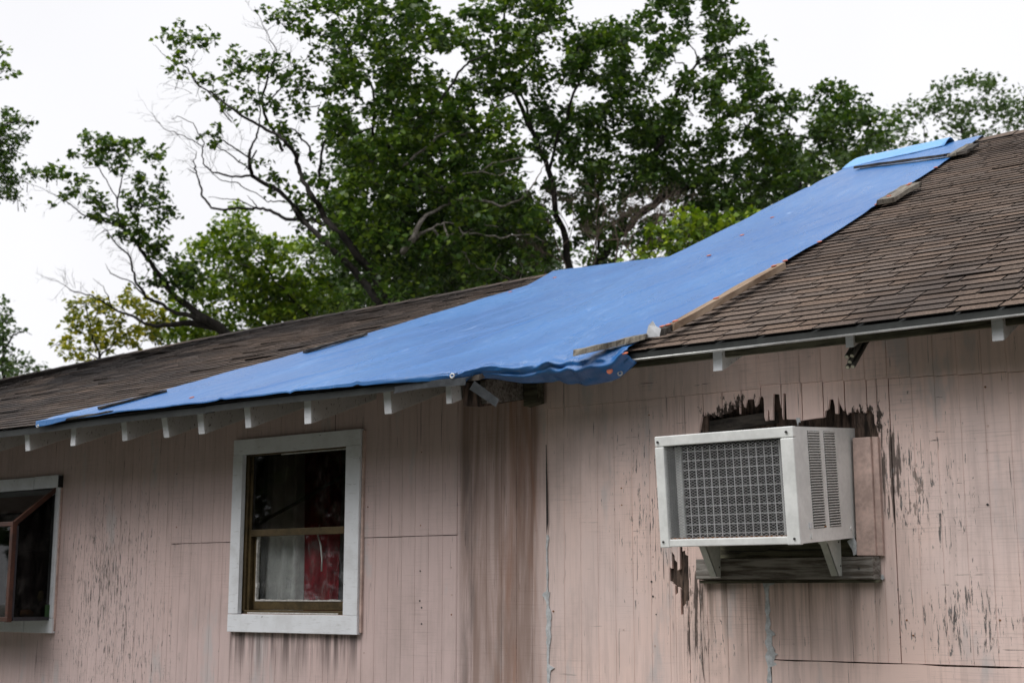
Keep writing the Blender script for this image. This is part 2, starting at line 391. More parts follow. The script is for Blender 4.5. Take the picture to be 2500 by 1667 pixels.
def link(name, me, mat, parent=None, smooth=False, bevel=0.0, local=False):
    o = bpy.data.objects.new(name, me); COL.objects.link(o)
    if mat is not None and not me.materials: me.materials.append(MT[mat] if isinstance(mat, str) else mat)
    if smooth: me.polygons.foreach_set('use_smooth', [True] * len(me.polygons))
    if bevel:
        md = o.modifiers.new('bevel', 'BEVEL'); md.width = bevel; md.segments = 2; md.limit_method = 'ANGLE'
    if parent is not None:
        o.parent = parent
        if not local: o.matrix_parent_inverse = PINV.get(parent.name, Matrix.Identity(4))
    return o
PINV = {}
def empty(name, loc, rot=(0, 0, 0)):
    o = bpy.data.objects.new(name, None); COL.objects.link(o); o.location = loc; o.rotation_euler = rot
    o.empty_display_size = .2
    PINV[o.name] = Matrix.Translation(-Vector(loc)); return o
def tag(o, label=None, cat=None, group=None, kind=None):
    if label: o['label'] = label
    if cat: o['category'] = cat
    if group: o['group'] = group
    if kind: o['kind'] = kind
    return o
def jit(a): return random.uniform(-a, a)

# ------------------------------------------------------------------ the ground
g = MB(); R_ = 160
g.v = [(-R_, -R_, 0), (R_, -R_, 0), (R_, R_, 0), (-R_, R_, 0)]; g.f = [(0, 1, 2, 3)]
tag(g.build('ground', 'ground'), 'patchy lawn and bare earth around the house', kind='structure')

# ------------------------------------------------------------------ roof surfaces (heights above the ground)
YL, ZL, YRID_L = -0.45, 2.447, 3.0           # low left wing: eave line, ridge
YR, ZR, YRID_R, SR = -0.25, 2.495, 3.84, .465   # tall right wing
XRAKE, XSEAM, XEND_L, XEND_R = -3.62, -3.42, -13.5, 1.6
_sx = np.array([-14, -12.17, -11.18, -10.28, -9.18, -8.19, -6.87, -6.09, -5.55, -4.42, -3.0])
_ss = np.array([.325, .3387, .3473, .3551, .3623, .3687, .3713, .3758, .3790, .3660, .3650])
def sl_(x): return np.interp(x, _sx, _ss)
def low(x, y): return ZL + sl_(x) * (np.minimum(y, YRID_L) - YL) - .40 * np.maximum(y - YRID_L, 0)
def high(x, y): return ZR + SR * (np.minimum(y, YRID_R) - YR) - SR * np.maximum(y - YRID_R, 0)
def sstep(t): t = np.clip(t, 0, 1); return t * t * (3 - 2 * t)
def cover(x, y):                              # the surface the tarp hangs over
    w = sstep((x - (XRAKE - .62)) / .62); l = low(x, np.minimum(y, YRID_L)); d = high(x, y) - l
    k = sstep((x - XSEAM + .02) / .16)                    # left of the seam the low roof carries the tarp wherever it is higher
    return l + w * (np.maximum(d, 0) * (1 - k) + d * k)
def hit(px, py, fn, t0=2.0, t1=18.0):
    r = ray(px, py) / FPX; best = None
    for t in np.arange(t0, t1, .01):
        p = CAM + r * t
        if p[1] > -.6 and p[2] <= fn(p[0], p[1]) + 1e-4: return p
    # grazing: closest approach
    ts = np.arange(t0, t1, .01); P = CAM[None] + r[None] * ts[:, None]
    d = P[:, 2] - fn(P[:, 0], P[:, 1]); ok = P[:, 1] > -.6; d = np.where(ok, d, 9); return P[int(np.argmin(d))]

# ================================================================== THE HOUSE
house = empty('pink_house', (-3.4, 3.0, 0))
tag(house, 'weathered pink wood-sided house with a damaged brown shingle roof', 'house')

# ---- window / cooler openings in the front wall
WIN = (-5.262, -4.548, 1.497, 2.275)
GAR = (-8.10, -6.815, 1.455, 2.180)
OPEN = [WIN, GAR]
# jagged upper edge of the rotted hole above the cooler, traced on the wall plane
HZ = [(497,612),(512,520),(522,452),(545,458),(562,400),(570,455),(610,432),(640,470),(652,440),(700,466),(712,436),(762,424),(800,408),(812,322),(826,326),(832,388),(868,352),(880,350),(884,432),(892,282),(904,286),(918,332),(934,370),(952,292),(1022,288),(1034,362),(1060,330),(1072,270),(1092,256),(1114,282),(1120,462),(1132,498),(1150,492),(1158,392),(1166,396),(1172,490),(1203,488),(1206,240),(1264,242),(1268,300),(1300,484),(1304,236),(1326,236),(1330,482),(1420,482),(1436,500),(1500,490),(1600,474),(1698,462),(1704,402),(1734,380),(1745,292),(1780,290),(1796,360),(1800,428),(1826,430),(1830,262),(1842,332),(1878,402),(1900,380),(1912,440),(1928,418),(1996,412),(2008,372),(2030,420),(2060,402),(2080,440),(2110,392),(2140,402),(2172,440),(2176,520),(2196,560),(2204,600),(2216,640)]
HOLE = []
for a, c in HZ:
    p = on_y(1580 + a * .2551, 900 + c * .2551); q = (float(p[0]), float(p[2]))
    if not HOLE or q[0] > HOLE[-1][0] + .0006: HOLE.append(q)
    else: HOLE.append((HOLE[-1][0] + .0007, q[1]))
HX0, HX1 = HOLE[0][0], HOLE[-1][0]
def hole_poly(x0, x1, ztop):                 # part of the board above the hole, between x0 and x1
    xs = [h[0] for h in HOLE]; zs = [h[1] for h in HOLE]
    pts = [(x0, float(np.interp(x0, xs, zs)))] + [h for h in HOLE if x0 + 1e-4 < h[0] < x1 - 1e-4] + [(x1, float(np.interp(x1, xs, zs)))]
    return pts + [(x1, ztop), (x0, ztop)]
HBOT = 1.735                                   # lower edge of the cooler opening

edges = list(np.arange(-8.20, -5.80, .0762)) + [-5.80] + list(np.linspace(-5.80, -3.905, 25)[1:]) + list(np.linspace(-3.905, XSEAM, 7)[1:]) \
    + list(np.linspace(XSEAM, -2.435, 13)[1:]) + list(np.linspace(-2.435, -0.35, 26)[1:])
edges = sorted(set(round(float(e), 4) for e in edges))
edges = [e for i, e in enumerate(edges) if i == 0 or e - edges[i - 1] > .02]
def plank(x0, x1, z0, z1, dy=0.0, poly=None, name='siding_plank'):
    """one board of the grooved siding: full face plus a recessed lip on its right edge"""
    d = dy + jit(.0006); g0 = .0020; gw = random.choice([.0018, .0022, .0030])
    m = MB()
    if poly is None:
        j = lambda: jit(.0006)
        pr = [(x0 + j(), d + .0012), (x0 + .0016, d), (x1 - gw - .0016, d), (x1 - gw, d + .0012), (x1 - gw + .0006, d + g0), (x1, d + g0), (x1, d + .012), (x0, d + .012)]
        m.prism_z(pr, z0, z1)
    else:
        m.prism_y(poly, d, d + .012)
    return m.build(name, 'wall', house)
def put_strip(x0, x1, z0, z1, dy=0.0):
    segs = [(z0, z1)]
    for (a, b_, c, d) in OPEN:
        if x1 > a + .004 and x0 < b_ - .004:
            ns = []
            for s0, s1 in segs:
                if c > s0 and c < s1: ns.append((s0, c))
                if d > s0 and d < s1: ns.append((d, s1))
                if d <= s0 or c >= s1: ns.append((s0, s1))
            segs = ns
    for s0, s1 in segs:
        if s1 - s0 > .01: plank(x0, x1, s0, s1, dy)
for i in range(len(edges) - 1):
    x0, x1 = edges[i], edges[i + 1]; xm = (x0 + x1) / 2
    if xm < -5.80: put_strip(x0, x1, 0.25, 2.56)
    elif xm < -3.905:
        put_strip(x0, x1, 0.25, 1.840 + jit(.001)); put_strip(x0, x1, 1.8435, 2.56, -.0015)
    elif xm < XSEAM: put_strip(x0, x1, 0.25, 2.56, .002)
    else:
        fz = 2.349 if xm < -2.435 else 2.362 - .042 * (xm + 2.435)
        plank(x0, x1, fz, 2.60, -.007)                                    # frieze course laps over the boards below
        zb = .25 if xm < -2.43 else 1.362
        if x1 <= HX0 + .001 or x0 >= HX1 - .001:
            if -2.83 < xm < -2.70:                                        # rotted strip left of the ledge
                ns = 7; xs = np.linspace(x0 + .0006, x1 - .0008, ns + 1)
                for q in range(ns):
                    xa_, xb_ = float(xs[q]), float(xs[q + 1]) - .0006; xc = (xa_ + xb_) / 2
                    cen = 1.665 - .9 * (xc + 2.77) * (xc > -2.75) + jit(.03); hl = max(0, .150 - 1.5 * abs(xc + 2.755) + jit(.07))
                    if hl < .012: plank(xa_, xb_, 0, 0, 0, [(xa_, zb), (xb_, zb), (xb_, fz - .0015), (xa_, fz - .0015)]); continue
                    e = random.uniform(.004, .02)
                    plank(xa_, xb_, 0, 0, 0, [(xa_, cen + hl), (xb_, cen + hl + jit(e)), (xb_, fz - .0015), (xa_, fz - .0015)])
                    plank(xa_, xb_, 0, 0, 0, [(xa_, zb), (xb_, zb), (xb_, cen - hl + jit(e)), (xa_, cen - hl)])
            else: put_strip(x0, x1, zb, fz - .0015)
        else:
            a, b_ = max(x0, HX0), min(x1, HX1)
            if x0 < HX0 - .004: plank(x0, HX0, 0, 0, 0, [(x0 + .001, zb), (HX0, zb), (HX0, fz - .0015), (x0 + .001, fz - .0015)])
            if x1 > HX1 + .004: plank(HX1, x1, 0, 0, 0, [(HX1, zb), (x1 - .003, zb), (x1 - .003, fz - .0015), (HX1, fz - .0015)])
            if a < HX0 + .0001: pass
            plank(a, b_, 0, 0, 0, hole_poly(a + (.0005 if a > x0 else .0012), b_ - .0025, fz - .0015))
            put_strip(a, b_, zb, HBOT)
# nail heads along the seams
for k in range(46):
    nx_ = random.choice([-5.77, -5.40, -4.43, -4.10, -3.93, -3.39, -3.05, -2.92, -1.90, -1.62, -1.60, -1.45]) + jit(.012); nz_ = random.uniform(1.25, 2.32)
    if WIN[0] - .1 < nx_ < WIN[1] + .1 or (HX0 - .1 < nx_ < HX1 + .1 and 1.6 < nz_ < 2.36): continue
    MB().tube([(nx_, -.0022, nz_), (nx_, .002, nz_)], random.uniform(.0026, .0042), 8).build('nail_head', random.choice(['screw', 'trimpink', 'rust']), house)
# horizontal weathered board under the right-hand siding
bd = MB(); pts = [(-2.423 + .09 * k, 1.358 + jit(.0035)) for k in range(24)]
bd.prism_y([(-2.423, 1.12), (-.35, 1.12)] + [(a, c) for a, c in pts if a < -.35][::-1], -.004, .012)
bd.build('water_table_board', 'wall', house)
MB().box(-2.423, -.35, .0, .012, .25, 1.116).build('lower_siding', 'wall', house)
# siding outside the picture, plain
MB().box(XEND_L, -8.203, 0, .012, .25, 2.56).build('side_siding', 'wall', house)
MB().box(-.347, XEND_R, 0, .012, .25, 2.6).build('side_siding', 'wall', house)
# sheathing behind the boards, cut around the openings
def sheath(x0, x1, z0, z1): MB().box(x0, x1, .0125, .05, z0, z1).build('sheathing', 'rot', house)
sheath(XEND_L, GAR[0], .2, 2.6); sheath(GAR[0], GAR[1], .2, GAR[2]); sheath(GAR[0], GAR[1], GAR[3], 2.6)
sheath(GAR[1], WIN[0], .2, 2.6); sheath(WIN[0], WIN[1], .2, WIN[2]); sheath(WIN[0], WIN[1], WIN[3], 2.6)
sheath(WIN[1], -2.67, .2, 2.62); sheath(-2.67, -2.045, .2, 1.745); sheath(-2.67, -2.045, 2.36, 2.62); sheath(-2.045, XEND_R, .2, 2.62)
MB().box(XEND_L + .02, XEND_R - .02, .02, .25, 0, .2).build('foundation', 'room', house)
# rotten header and studs seen in the hole
MB().hexa([(-2.69, .018, 2.195), (-2.395, .018, 2.222), (-2.395, .06, 2.222), (-2.69, .06, 2.195), (-2.69, .022, 2.245), (-2.395, .022, 2.262), (-2.395, .06, 2.262), (-2.69, .06, 2.245)]).build('rotted_header', 'darkbatten', house)
MB().box(-2.67, -2.045, .065, .10, 2.15, 2.36).build('rotted_blocking', 'rot', house)
MB().box(-2.075, -2.0, .0135, .06, 1.76, 2.235).build('rotted_stud', 'rot', house)
# flap of torn white sealant hanging from the hole's edge
MB().prism_y([(-2.293, 2.226), (-2.279, 2.226), (-2.276, 2.208), (-2.283, 2.212), (-2.287, 2.196), (-2.291, 2.210)], -.004, -.002).build('sealant_flap', 'caulk', house)

# ---- caulk smeared down two seams
def caulk(x, z0, z1, w, smears, name='caulk_line'):
    zs = np.sort(np.r_[z0, z1, RNG.uniform(z0, z1, 70)]); zs = zs[np.r_[True, np.diff(zs) > .0015]]; Lp, Rp = [], []
    for k, zz in enumerate(zs):
        a = w * (.45 + 1.0 * mnoise.noise(Vector((x * 9, zz * 23, 1.3)))**2 * 6 + .5 * random.random())
        c = w * (.45 + 1.0 * mnoise.noise(Vector((x * 9, zz * 19, 7.3)))**2 * 6 + .5 * random.random())
        for sz, sh, sw in smears:
            if abs(zz - sz) < sh: c += sw * (1 - abs(zz - sz) / sh) * random.uniform(.5, 1)
        Lp.append((x - a, float(zz))); Rp.append((x + c, float(zz)))
    MB().prism_y(Rp + Lp[::-1], -.0042, .004).build(name, 'caulk', house)
caulk(-3.421, 1.02, 1.60, .007, [(1.30, .012, .035), (1.47, .05, .012)])
caulk(-3.424, 1.60, 1.83, .0028, [])
caulk(-2.434, 1.05, 1.585, .0075, [(1.452, .010, .030), (1.405, .035, .016), (1.345, .012, .040), (1.38, .03, .03)])
MB().prism_y([(-2.452, 1.640), (-2.40, 1.640), (-2.405, 1.628), (-2.425, 1.622), (-2.429, 1.585), (-2.438, 1.585)], -.004, .003).build('caulk_line', 'caulk', house)
# open crack at the seam between the two wings
MB().prism_y([(-3.4235, 1.83), (-3.4150, 1.88), (-3.4165, 2.02), (-3.4220, 2.20), (-3.4245, 2.20), (-3.4240, 2.0)], -.0075, -.0068).build('seam_gap', 'black', house)

# ---- interior
room = MB(); room.box(XEND_L + .1, XEND_R - .1, 2.6, 2.65, .2, 2.6); room.box(XEND_L + .1, XEND_R - .1, .05, 2.6, .2, .24)
room.build('inner_wall', 'room', house)
MB().box(XEND_L + .1, XEND_R - .1, .05, 2.6, 2.50, 2.53).build('ceiling', 'room', house)
MB().box(-3.45, -3.39, .06, 2.6, .24, 2.5).build('partition', 'room', house)
MB().box(-6.3, -6.25, .06, 2.6, .24, 2.5).build('partition', 'room', house)
MB().box(-2.9, -2.88, .06, 1.2, .24, 2.5).build('partition', 'black', house)
MB().box(-2.88, -1.8, .62, .64, .24, 2.5).build('partition', 'black', house)
# ---- back and end walls
MB().box(XEND_L, XEND_R, 6.6, 6.7, 0, 2.3).build('rear_wall', 'wall', house)
def gable(x, fn, y0, y1, yr, name='gable_wall'):
    MB().prism_x([(y0, 0), (y1, 0), (y1, float(fn(x, y1)) - .05), (yr, float(fn(x, yr)) - .05), (y0, float(fn(x, y0)) - .05)], x - .05, x + .05).build(name, 'wall', house)
gable(XEND_L + .1, low, .06, 6.55, YRID_L); gable(XSEAM + .06, high, .06, 6.55, YRID_R); gable(XEND_R - .1, high, .06, 6.55, YRID_R)

# ---- roof decks
def deck(name, fn, x0, x1, ys, nx, th=.022, off=-.012, mat='deck'):
    m = MB(); xs = np.linspace(x0, x1, nx + 1)
    for i in range(nx):
        for k in range(len(ys) - 1):
            a, b_ = float(xs[i]), float(xs[i+1]); c, d = ys[k], ys[k+1]
            t = [(a, c), (b_, c), (b_, d), (a, d)]
            m.hexa([(p, q, float(fn(p, q)) + off - th) for p, q in t] + [(p, q, float(fn(p, q)) + off) for p, q in t])
    return m.build(name, mat, house)
slopeL = deck('roof_slope', low, XEND_L - .2, XSEAM - .02, [YL + .02, 0.5, YRID_L], 22)
slopeR = deck('roof_slope', high, XRAKE, XEND_R + .2, [YR + .02, 1.0, YRID_R], 4)
deck('rear_roof_slope', low, XEND_L - .2, XSEAM, [YRID_L, 7.0], 12, mat='shingle')
deck('rear_roof_slope', high, XRAKE, XEND_R + .2, [YRID_R, 7.6], 2, mat='shingle')

# ---- rafters
def rafter(x, w, ytail, yin, fn, hgt, top=-.036, cut=0.0, mat='rafter', lean=0.0, name='rafter'):
    z = lambda y: float(fn(x, y)) + top
    pr = [(ytail, z(ytail)), (ytail + cut, z(ytail) - hgt), (yin, z(yin) - hgt), (yin, z(yin))]
    m = MB().prism_x(pr, x - w / 2, x + w / 2)
    m.v = [(a + lean * (z(b_) - c), b_, c) for a, b_, c in m.v]
    o = m.build(name, mat, house, bevel=.003)
    e = MB().prism_x([(ytail - .0015, z(ytail) - .004), (ytail + cut - .0015, z(ytail) - hgt + .002), (ytail + cut + .001, z(ytail) - hgt + .002), (ytail + .001, z(ytail) - .004)], x - w / 2 + .002, x + w / 2 - .002)
    e.build('tail_end', 'white', o, local=True)
    return o
for x, h_, cut, w in [(-7.3, .10, .01, .04), (-6.87, .10, .01, .04), (-6.49, .098, .012, .042), (-6.10, .100, .0, .042), (-5.70, .100, .014, .042), (-5.395, .104, .022, .042), (-5.13, .104, .016, .044), (-4.80, .096, .014, .040), (-4.41, .106, .006, .044), (-3.945, .098, .012, .042), (-3.60, .080, .006, .030)]:
    r = rafter(x, w, -.415 + jit(.012), .03, low, h_, cut=cut)
    if x in (-6.49,): tag(r, 'rafter tail with a rotted end')
MB().hexa([(-3.575, -.36, 2.335), (-3.535, -.30, 2.335), (-3.535, .01, 2.40), (-3.575, .01, 2.40), (-3.575, -.37, 2.43), (-3.535, -.31, 2.43), (-3.535, .01, 2.56), (-3.575, .01, 2.56)]).build('rotted_rafter', 'rot', house)
MB().hexa([(-3.53, -.30, 2.345), (-3.505, -.30, 2.345), (-3.505, .01, 2.40), (-3.53, .01, 2.40), (-3.53, -.31, 2.44), (-3.505, -.31, 2.44), (-3.505, .01, 2.56), (-3.53, .01, 2.56)]).build('rafter', 'greywood', house)
MB().hexa([(-3.50, -.06, 2.36), (-3.43, -.06, 2.37), (-3.43, -.01, 2.37), (-3.50, -.01, 2.36), (-3.50, -.06, 2.47), (-3.43, -.06, 2.47), (-3.43, -.01, 2.47), (-3.50, -.01, 2.47)]).build('eave_block', 'olivewood', house)
for x, h_ in [(-2.985, .086), (-2.50, .088), (-1.475, .088), (-.95, .086)]:
    rafter(x, .040, -.205, .03, high, h_, top=-.034)
rafter(-1.988, .032, -.195, .03, high, .058, top=-.034)
# white fascia board set back under the right-hand eave
MB().box(-3.38, XEND_R, -.185, -.168, 2.447, float(high(0, -.18)) - .034).build('fascia', 'olivewood', house)
# ---- drip edges
def drip(pts, hgt, name, mat, lip=.006, th=.004):
    m = MB()
    for k in range(len(pts) - 1):
        (x0, y0, z0), (x1, y1, z1) = pts[k], pts[k + 1]
        def pr(x, y, z): return [(x, y, z - hgt), (x, y, z), (x, y + .05, z + .018), (x, y + .05, z + .015), (x, y + th, z - .003), (x, y + th, z - hgt)]
        A, B = pr(x0, y0, z0), pr(x1, y1, z1); o = len(m.v); m.v += A + B; n = 6
        m.f.append(tuple(range(o + n - 1, o - 1, -1))); m.f.append(tuple(range(o + n, o + 2 * n)))
        for i in range(n):
            j = (i + 1) % n; m.f.append((o + i, o + j, o + n + j, o + n + i))
        m.hexa([(x0, y0 - lip, z0 - hgt - .003), (x1, y1 - lip, z1 - hgt - .003), (x1, y1 + .002, z1 - hgt - .002), (x0, y0 + .002, z0 - hgt - .002),
                (x0, y0 - lip, z0 - hgt + .001), (x1, y1 - lip, z1 - hgt + .001), (x1, y1 + .002, z1 - hgt + .002), (x0, y0 + .002, z0 - hgt + .002)])
    return m.build(name, mat, house)
def eL(x, dz=0): return (x, YL, float(low(x, YL)) - .006 + dz)
xs = list(np.arange(-13.6, -4.98, .45)) + [-4.98]
drip([eL(x, .004 * math.sin(x * 3.1)) for x in xs], .030, 'drip_edge', 'drip')
drip([(x, YL - .004, eL(x)[2] + .002 * math.sin(x * 5)) for x in (-5.03, -4.6, -4.2, -3.98, -3.86, -3.70)], .027, 'drip_edge', 'drip')
bent = [(-3.86, YL - .010, 2.428), (-3.72, YL - .016, 2.434), (-3.60, YL - .022, 2.432), (-3.475, YL - .022, 2.426)]
drip(bent, .026, 'loose_flashing', 'galv')
m = MB(); A = [on_y(1146, 950, YL - .025), on_y(1158, 930, YL - .025), on_y(1218, 975, YL - .01), on_y(1210, 993, YL - .01)]
m.hexa([(a, y, z) for a, y, z in A] + [(a, y + .003, z) for a, y, z in A]); m.build('bent_flashing', 'galv', house)
drip([(x, YR, ZR - .006) for x in (-3.6, -2.6, -1.6, XEND_R + .2)], .024, 'drip_edge', 'drip', lip=.004)
lp = MB()
for x0_, x1_ in ((-3.6, -2.2), (-2.2, XEND_R + .2)): lp.tube([(x0_, YR - .005, ZR - .0335), ((x0_ + x1_) / 2, YR - .005, ZR - .0325), (x1_, YR - .005, ZR - .033)], .0045, 6)
lp.build('drip_lip', 'grommet', house, True)

# ------------------------------------------------------------------ outline of the tarp on the roof (plan view)
A_PX = [(85, 1043), (202, 1012), (300, 984), (409, 952), (595, 899), (744, 857), (893, 814), (1020, 777), (1180, 729), (1285, 697)]
EDGE_L = [hit(a, c, lambda x, y: low(x, y) + (.026 if k > 2 else -.004 + .01 * k)) for k, (a, c) in enumerate(A_PX)]
EDGE_L = [(float(p[0]), float(min(p[1], YRID_L + .02))) for p in EDGE_L]
EDGE_L += [(-5.56, YRID_L + .03), (-4.9, YRID_L + .04), (-4.2, YRID_L + .03), (XRAKE + .0, YRID_L + .03), (XRAKE - .015, 3.3), (XRAKE - .02, YRID_R - .13)]
TARP_RIGHT = [(-2.840, YR - .02), (-2.822, .22), (-2.750, .85), (-2.740, 1.3), (-2.752, 2.05), (-2.785, 3.0), (-2.82, YRID_R + .03)]
def poly_inside(x, y, P):
    c = False; n = len(P); j = n - 1
    for i in range(n):
        if (P[i][1] > y) != (P[j][1] > y) and x < (P[j][0] - P[i][0]) * (y - P[i][1]) / (P[j][1] - P[i][1]) + P[i][0]: c = not c
        j = i
    return c
def poly_dist(x, y, P):
    best = 9
    for i in range(len(P)):
        ax, ay = P[i]; bx, by = P[(i + 1) % len(P)]; dx, dy = bx - ax, by - ay; l2 = dx*dx + dy*dy + 1e-12
        t = max(0, min(1, ((x-ax)*dx + (y-ay)*dy) / l2)); best = min(best, math.hypot(x - ax - t*dx, y - ay - t*dy))
    return best
TPOLY = EDGE_L + TARP_RIGHT[::-1]

# ------------------------------------------------------------------ shingles
def project(p):
    v = np.asarray(p) - CAM; z = v @ FW; return CX + FPX * (v @ RT) / z, CY - FPX * (v @ UP) / z, z
pieces = []
def lay(fn, slope, x0, x1, ye, yr, tab, expo):
    row = 0; y = ye - .012
    while y < yr - .02:
        off = (row % 2) * tab * .5 + jit(.05); x = x0 + off - tab; rise = jit(.003)
        while x < x1:
            w = tab * random.uniform(.75, 1.2); xa, xb = max(x, x0), min(x + w - .0085, x1)
            if xb - xa > .03:
                xm, ym = (xa + xb) / 2, y + expo / 2
                if not (poly_inside(xm, ym, TPOLY) and poly_dist(xm, ym, TPOLY) > .15):
                    jy = jit(.0022) + rise; y0 = y + jy; y1 = min(y + expo * 1.35, yr)
                    lift = (.0068 if slope == 'R' else .0060) + random.random() * .0018
                    if random.random() < .035: lift += .003 + random.random() * .003
                    th = .0036
                    sk = jit(.0025)
                    def z(a, c, o): return float(fn(a, c)) + o
                    P = [(xa, y0 + .004, z(xa, y0, lift - th)), (xb, y0 + sk + .004, z(xb, y0 + sk, lift - th + jit(.0008))), (xb, y1, z(xb, y1, -.006)), (xa, y1, z(xa, y1, -.006)),
                         (xa, y0, z(xa, y0, lift)), (xb, y0 + sk, z(xb, y0 + sk, lift + jit(.0012))), (xb, y1, z(xb, y1, .0005)), (xa, y1, z(xa, y1, .0005))]
                    tv = random.uniform(.80, 1.20); hue = jit(.05)
                    tint = (tv * (1 + hue), tv, tv * (1 - hue))
                    u = [project(q) for q in (P[4], P[5], P[7])]
                    inn = -60 < u[0][0] < 2560 and u[0][1] > 250 and not poly_inside(xm, ym, TPOLY)
                    area = abs((u[1][0]-u[0][0])*(u[2][1]-u[0][1]) - (u[2][0]-u[0][0])*(u[1][1]-u[0][1])) if inn else 0
                    pieces.append((area, slope, P, tint))
            x += w
        y += expo; row += 1
lay(high, 'R', XRAKE, XEND_R, YR, YRID_R, .190, .070)
lay(low, 'L', XEND_L, XSEAM - .1, YL, YRID_L, .21, .078)
pieces.sort(key=lambda q: -q[0])
rest = {'L': MB(), 'R': MB()}
for k, (area, sl0, P, tint) in enumerate(pieces):
    par = slopeL if sl0 == 'L' else slopeR
    if k < 300:
        o = MB().hexa(P, tint).build('shingle', 'shingle', par, local=True)
        o.matrix_parent_inverse = Matrix.Identity(4)
    else: rest[sl0].hexa(P, tint)
for k in 'LR':
    o = rest[k].build('shingle_courses', 'shingle', slopeL if k == 'L' else slopeR, local=True); tag(o, kind='stuff')
# ridge caps
def ridge(x0, x1, yr, fn, n):
    xs = np.linspace(x0, x1, n + 1)
    for i in range(n):
        a, b_ = float(xs[i]), float(xs[i+1]) + .03; m = MB(); zr = lambda x: float(fn(x, yr)) + .012
        lift = .004 + random.random() * .005; t = random.uniform(.75, 1.2)
        for sgn in (-1, 1):
            y1 = yr + sgn * .13; zz = lambda x: float(fn(x, y1)) + .010
            m.hexa([(a, yr, zr(a) - .006), (b_, yr, zr(b_) - .006), (b_, y1, zz(b_) - .006), (a, y1, zz(a) - .006), (a, yr, zr(a) + .002), (b_, yr, zr(b_) + lift), (b_, y1, zz(b_) + lift), (a, y1, zz(a) + .002)], (t, t, t))
        m.build('ridge_cap', 'shingle', house)
ridge(-2.84, 1.4, YRID_R, high, 20)
ridge(-12.9, -5.5, YRID_L, low, 34)

# ------------------------------------------------------------------ sash window
def board(x0, x1, y0, y1, z0, z1, name, mat, par, bev=.002, j=.0015):
    m = MB(); p = [(x0 + jit(j), y0, z0 + jit(j)), (x1 + jit(j), y0, z0 + jit(j)), (x1, y1, z0), (x0, y1, z0), (x0 + jit(j), y0, z1 + jit(j)), (x1 + jit(j), y0, z1 + jit(j)), (x1, y1, z1), (x0, y1, z1)]
    return m.hexa(p).build(name, mat, par, bevel=bev, local=par is not house)
x0, x1, z0, z1 = WIN
wf = MB()
for a, b_, c, d in [(x0 - .01, x0 + .022, z0, z1), (x0 + .024, x0 + .040, z0, z1), (x1 - .022, x1 + .01, z0, z1), (x0, x1, z0 - .01, z0 + .018), (x0, x1, z1 - .018, z1 + .01)]:
    wf.box(a, b_, .004 if a != x0 + .024 else .016, .085, c, d)
window = wf.build('window', 'bronze', house, bevel=.002)
tag(window, 'bronze aluminium sash window in a white painted trim')
TW = [(-5.322, -4.463, 2.264, 2.338), (-5.324, -5.254, 1.4965, 2.2625), (-4.552, -4.463, 1.4965, 2.2625), (-5.325, -4.461, 1.413, 1.495)]
for a, b_, c, d in TW: board(a, b_, -.026, -.0005, c, d, 'trim_board', 'white', window)
for a, b_, c, d in [(-4.4625, -4.449, 1.42, 2.33)]: board(a, b_, -.014, -.0005, c, d, 'trim_edge', 'trimpink', window)
zm = 1.868                                              # meeting rail
up = MB(); up.box(x0 + .042, x1 - .024, .012, .030, zm - .003, zm + .030); up.build('meeting_rail', 'bronze', window, bevel=.002, local=True)
lo_ = MB(); lo_.box(x0 + .052, x1 - .022, .034, .052, z0 + .020, z0 + .060); lo_.box(x0 + .046, x0 + .062, .036, .052, z0 + .05, zm); lo_.box(x1 - .032, x1 - .022, .036, .052, z0 + .05, zm)
lo_.build('lower_sash', 'bronze', window, bevel=.002, local=True)
# dried putty along the lower sash
pt = MB()
for k in range(16):
    a = x0 + .066 + k * .036; 
    if a > x1 - .10: break
    pt.hexa([(a, .031, z0 + .0605), (a + .037, .031, z0 + .0605), (a + .037, .050, z0 + .0605), (a, .050, z0 + .0605), (a, .031, z0 + .064 + random.random() * .006), (a + .037, .031, z0 + .064 + random.random() * .006), (a + .037, .05, z0 + .066), (a, .05, z0 + .066)])
for k in range(11):
    c = z0 + .066 + k * .028; w = .004 + random.random() * .008
    pt.box(x0 + .0625, x0 + .0625 + w, .0335, .05, c, c + .0275)
pt.box(x0 + .05, x1 - .06, -.001, .004, z0 + .002, z0 + .008); pt.box(x0 + .25, x1 - .03, .003, .008, z1 - .024, z1 - .019)
tag(pt.build('dried_putty', 'ceramic', window, local=True), kind='stuff')
MB().box(x0 + .03, x1 - .015, .021, .024, zm + .02, z1 - .01).build('pane', 'shadeglass', window, local=True)
MB().box(x0 + .05, x1 - .02, .042, .045, z0 + .05, zm + .01).build('pane', 'glass', window, local=True)

def drape(name, x0, x1, z0, z1, y, mat, folds, amp, n=48, skew=None, rows=10):
    m = MB()
    for r in range(rows + 1):
        t = r / rows; zz = z0 + (z1 - z0) * t
        for k in range(n + 1):
            u = k / n; xx = x0 + (x1 - x0) * u
            if skew: xx += skew(u, t)
            m.v.append((xx, y + amp * math.sin(u * folds * 6.283 + .5 * math.sin(t * 3 + u * 5)) + amp * .5 * mnoise.noise(Vector((u * 7, t * 2, y * 9))), zz))
    for r in range(rows):
        for k in range(n): a = r * (n + 1) + k; m.f.append((a, a + 1, a + n + 2, a + n + 1))
    o = m.build(name, mat, None, smooth=True)
    md = o.modifiers.new('thickness', 'SOLIDIFY'); md.thickness = .002
    return o
tag(drape('curtain', -5.225, -4.965, .9, 2.46, .115, 'curtain', 3.2, .018, skew=lambda u, t: -.05 * (1 - t) * (1 - u)), 'white cloth curtain hanging behind the sash window', 'curtain')
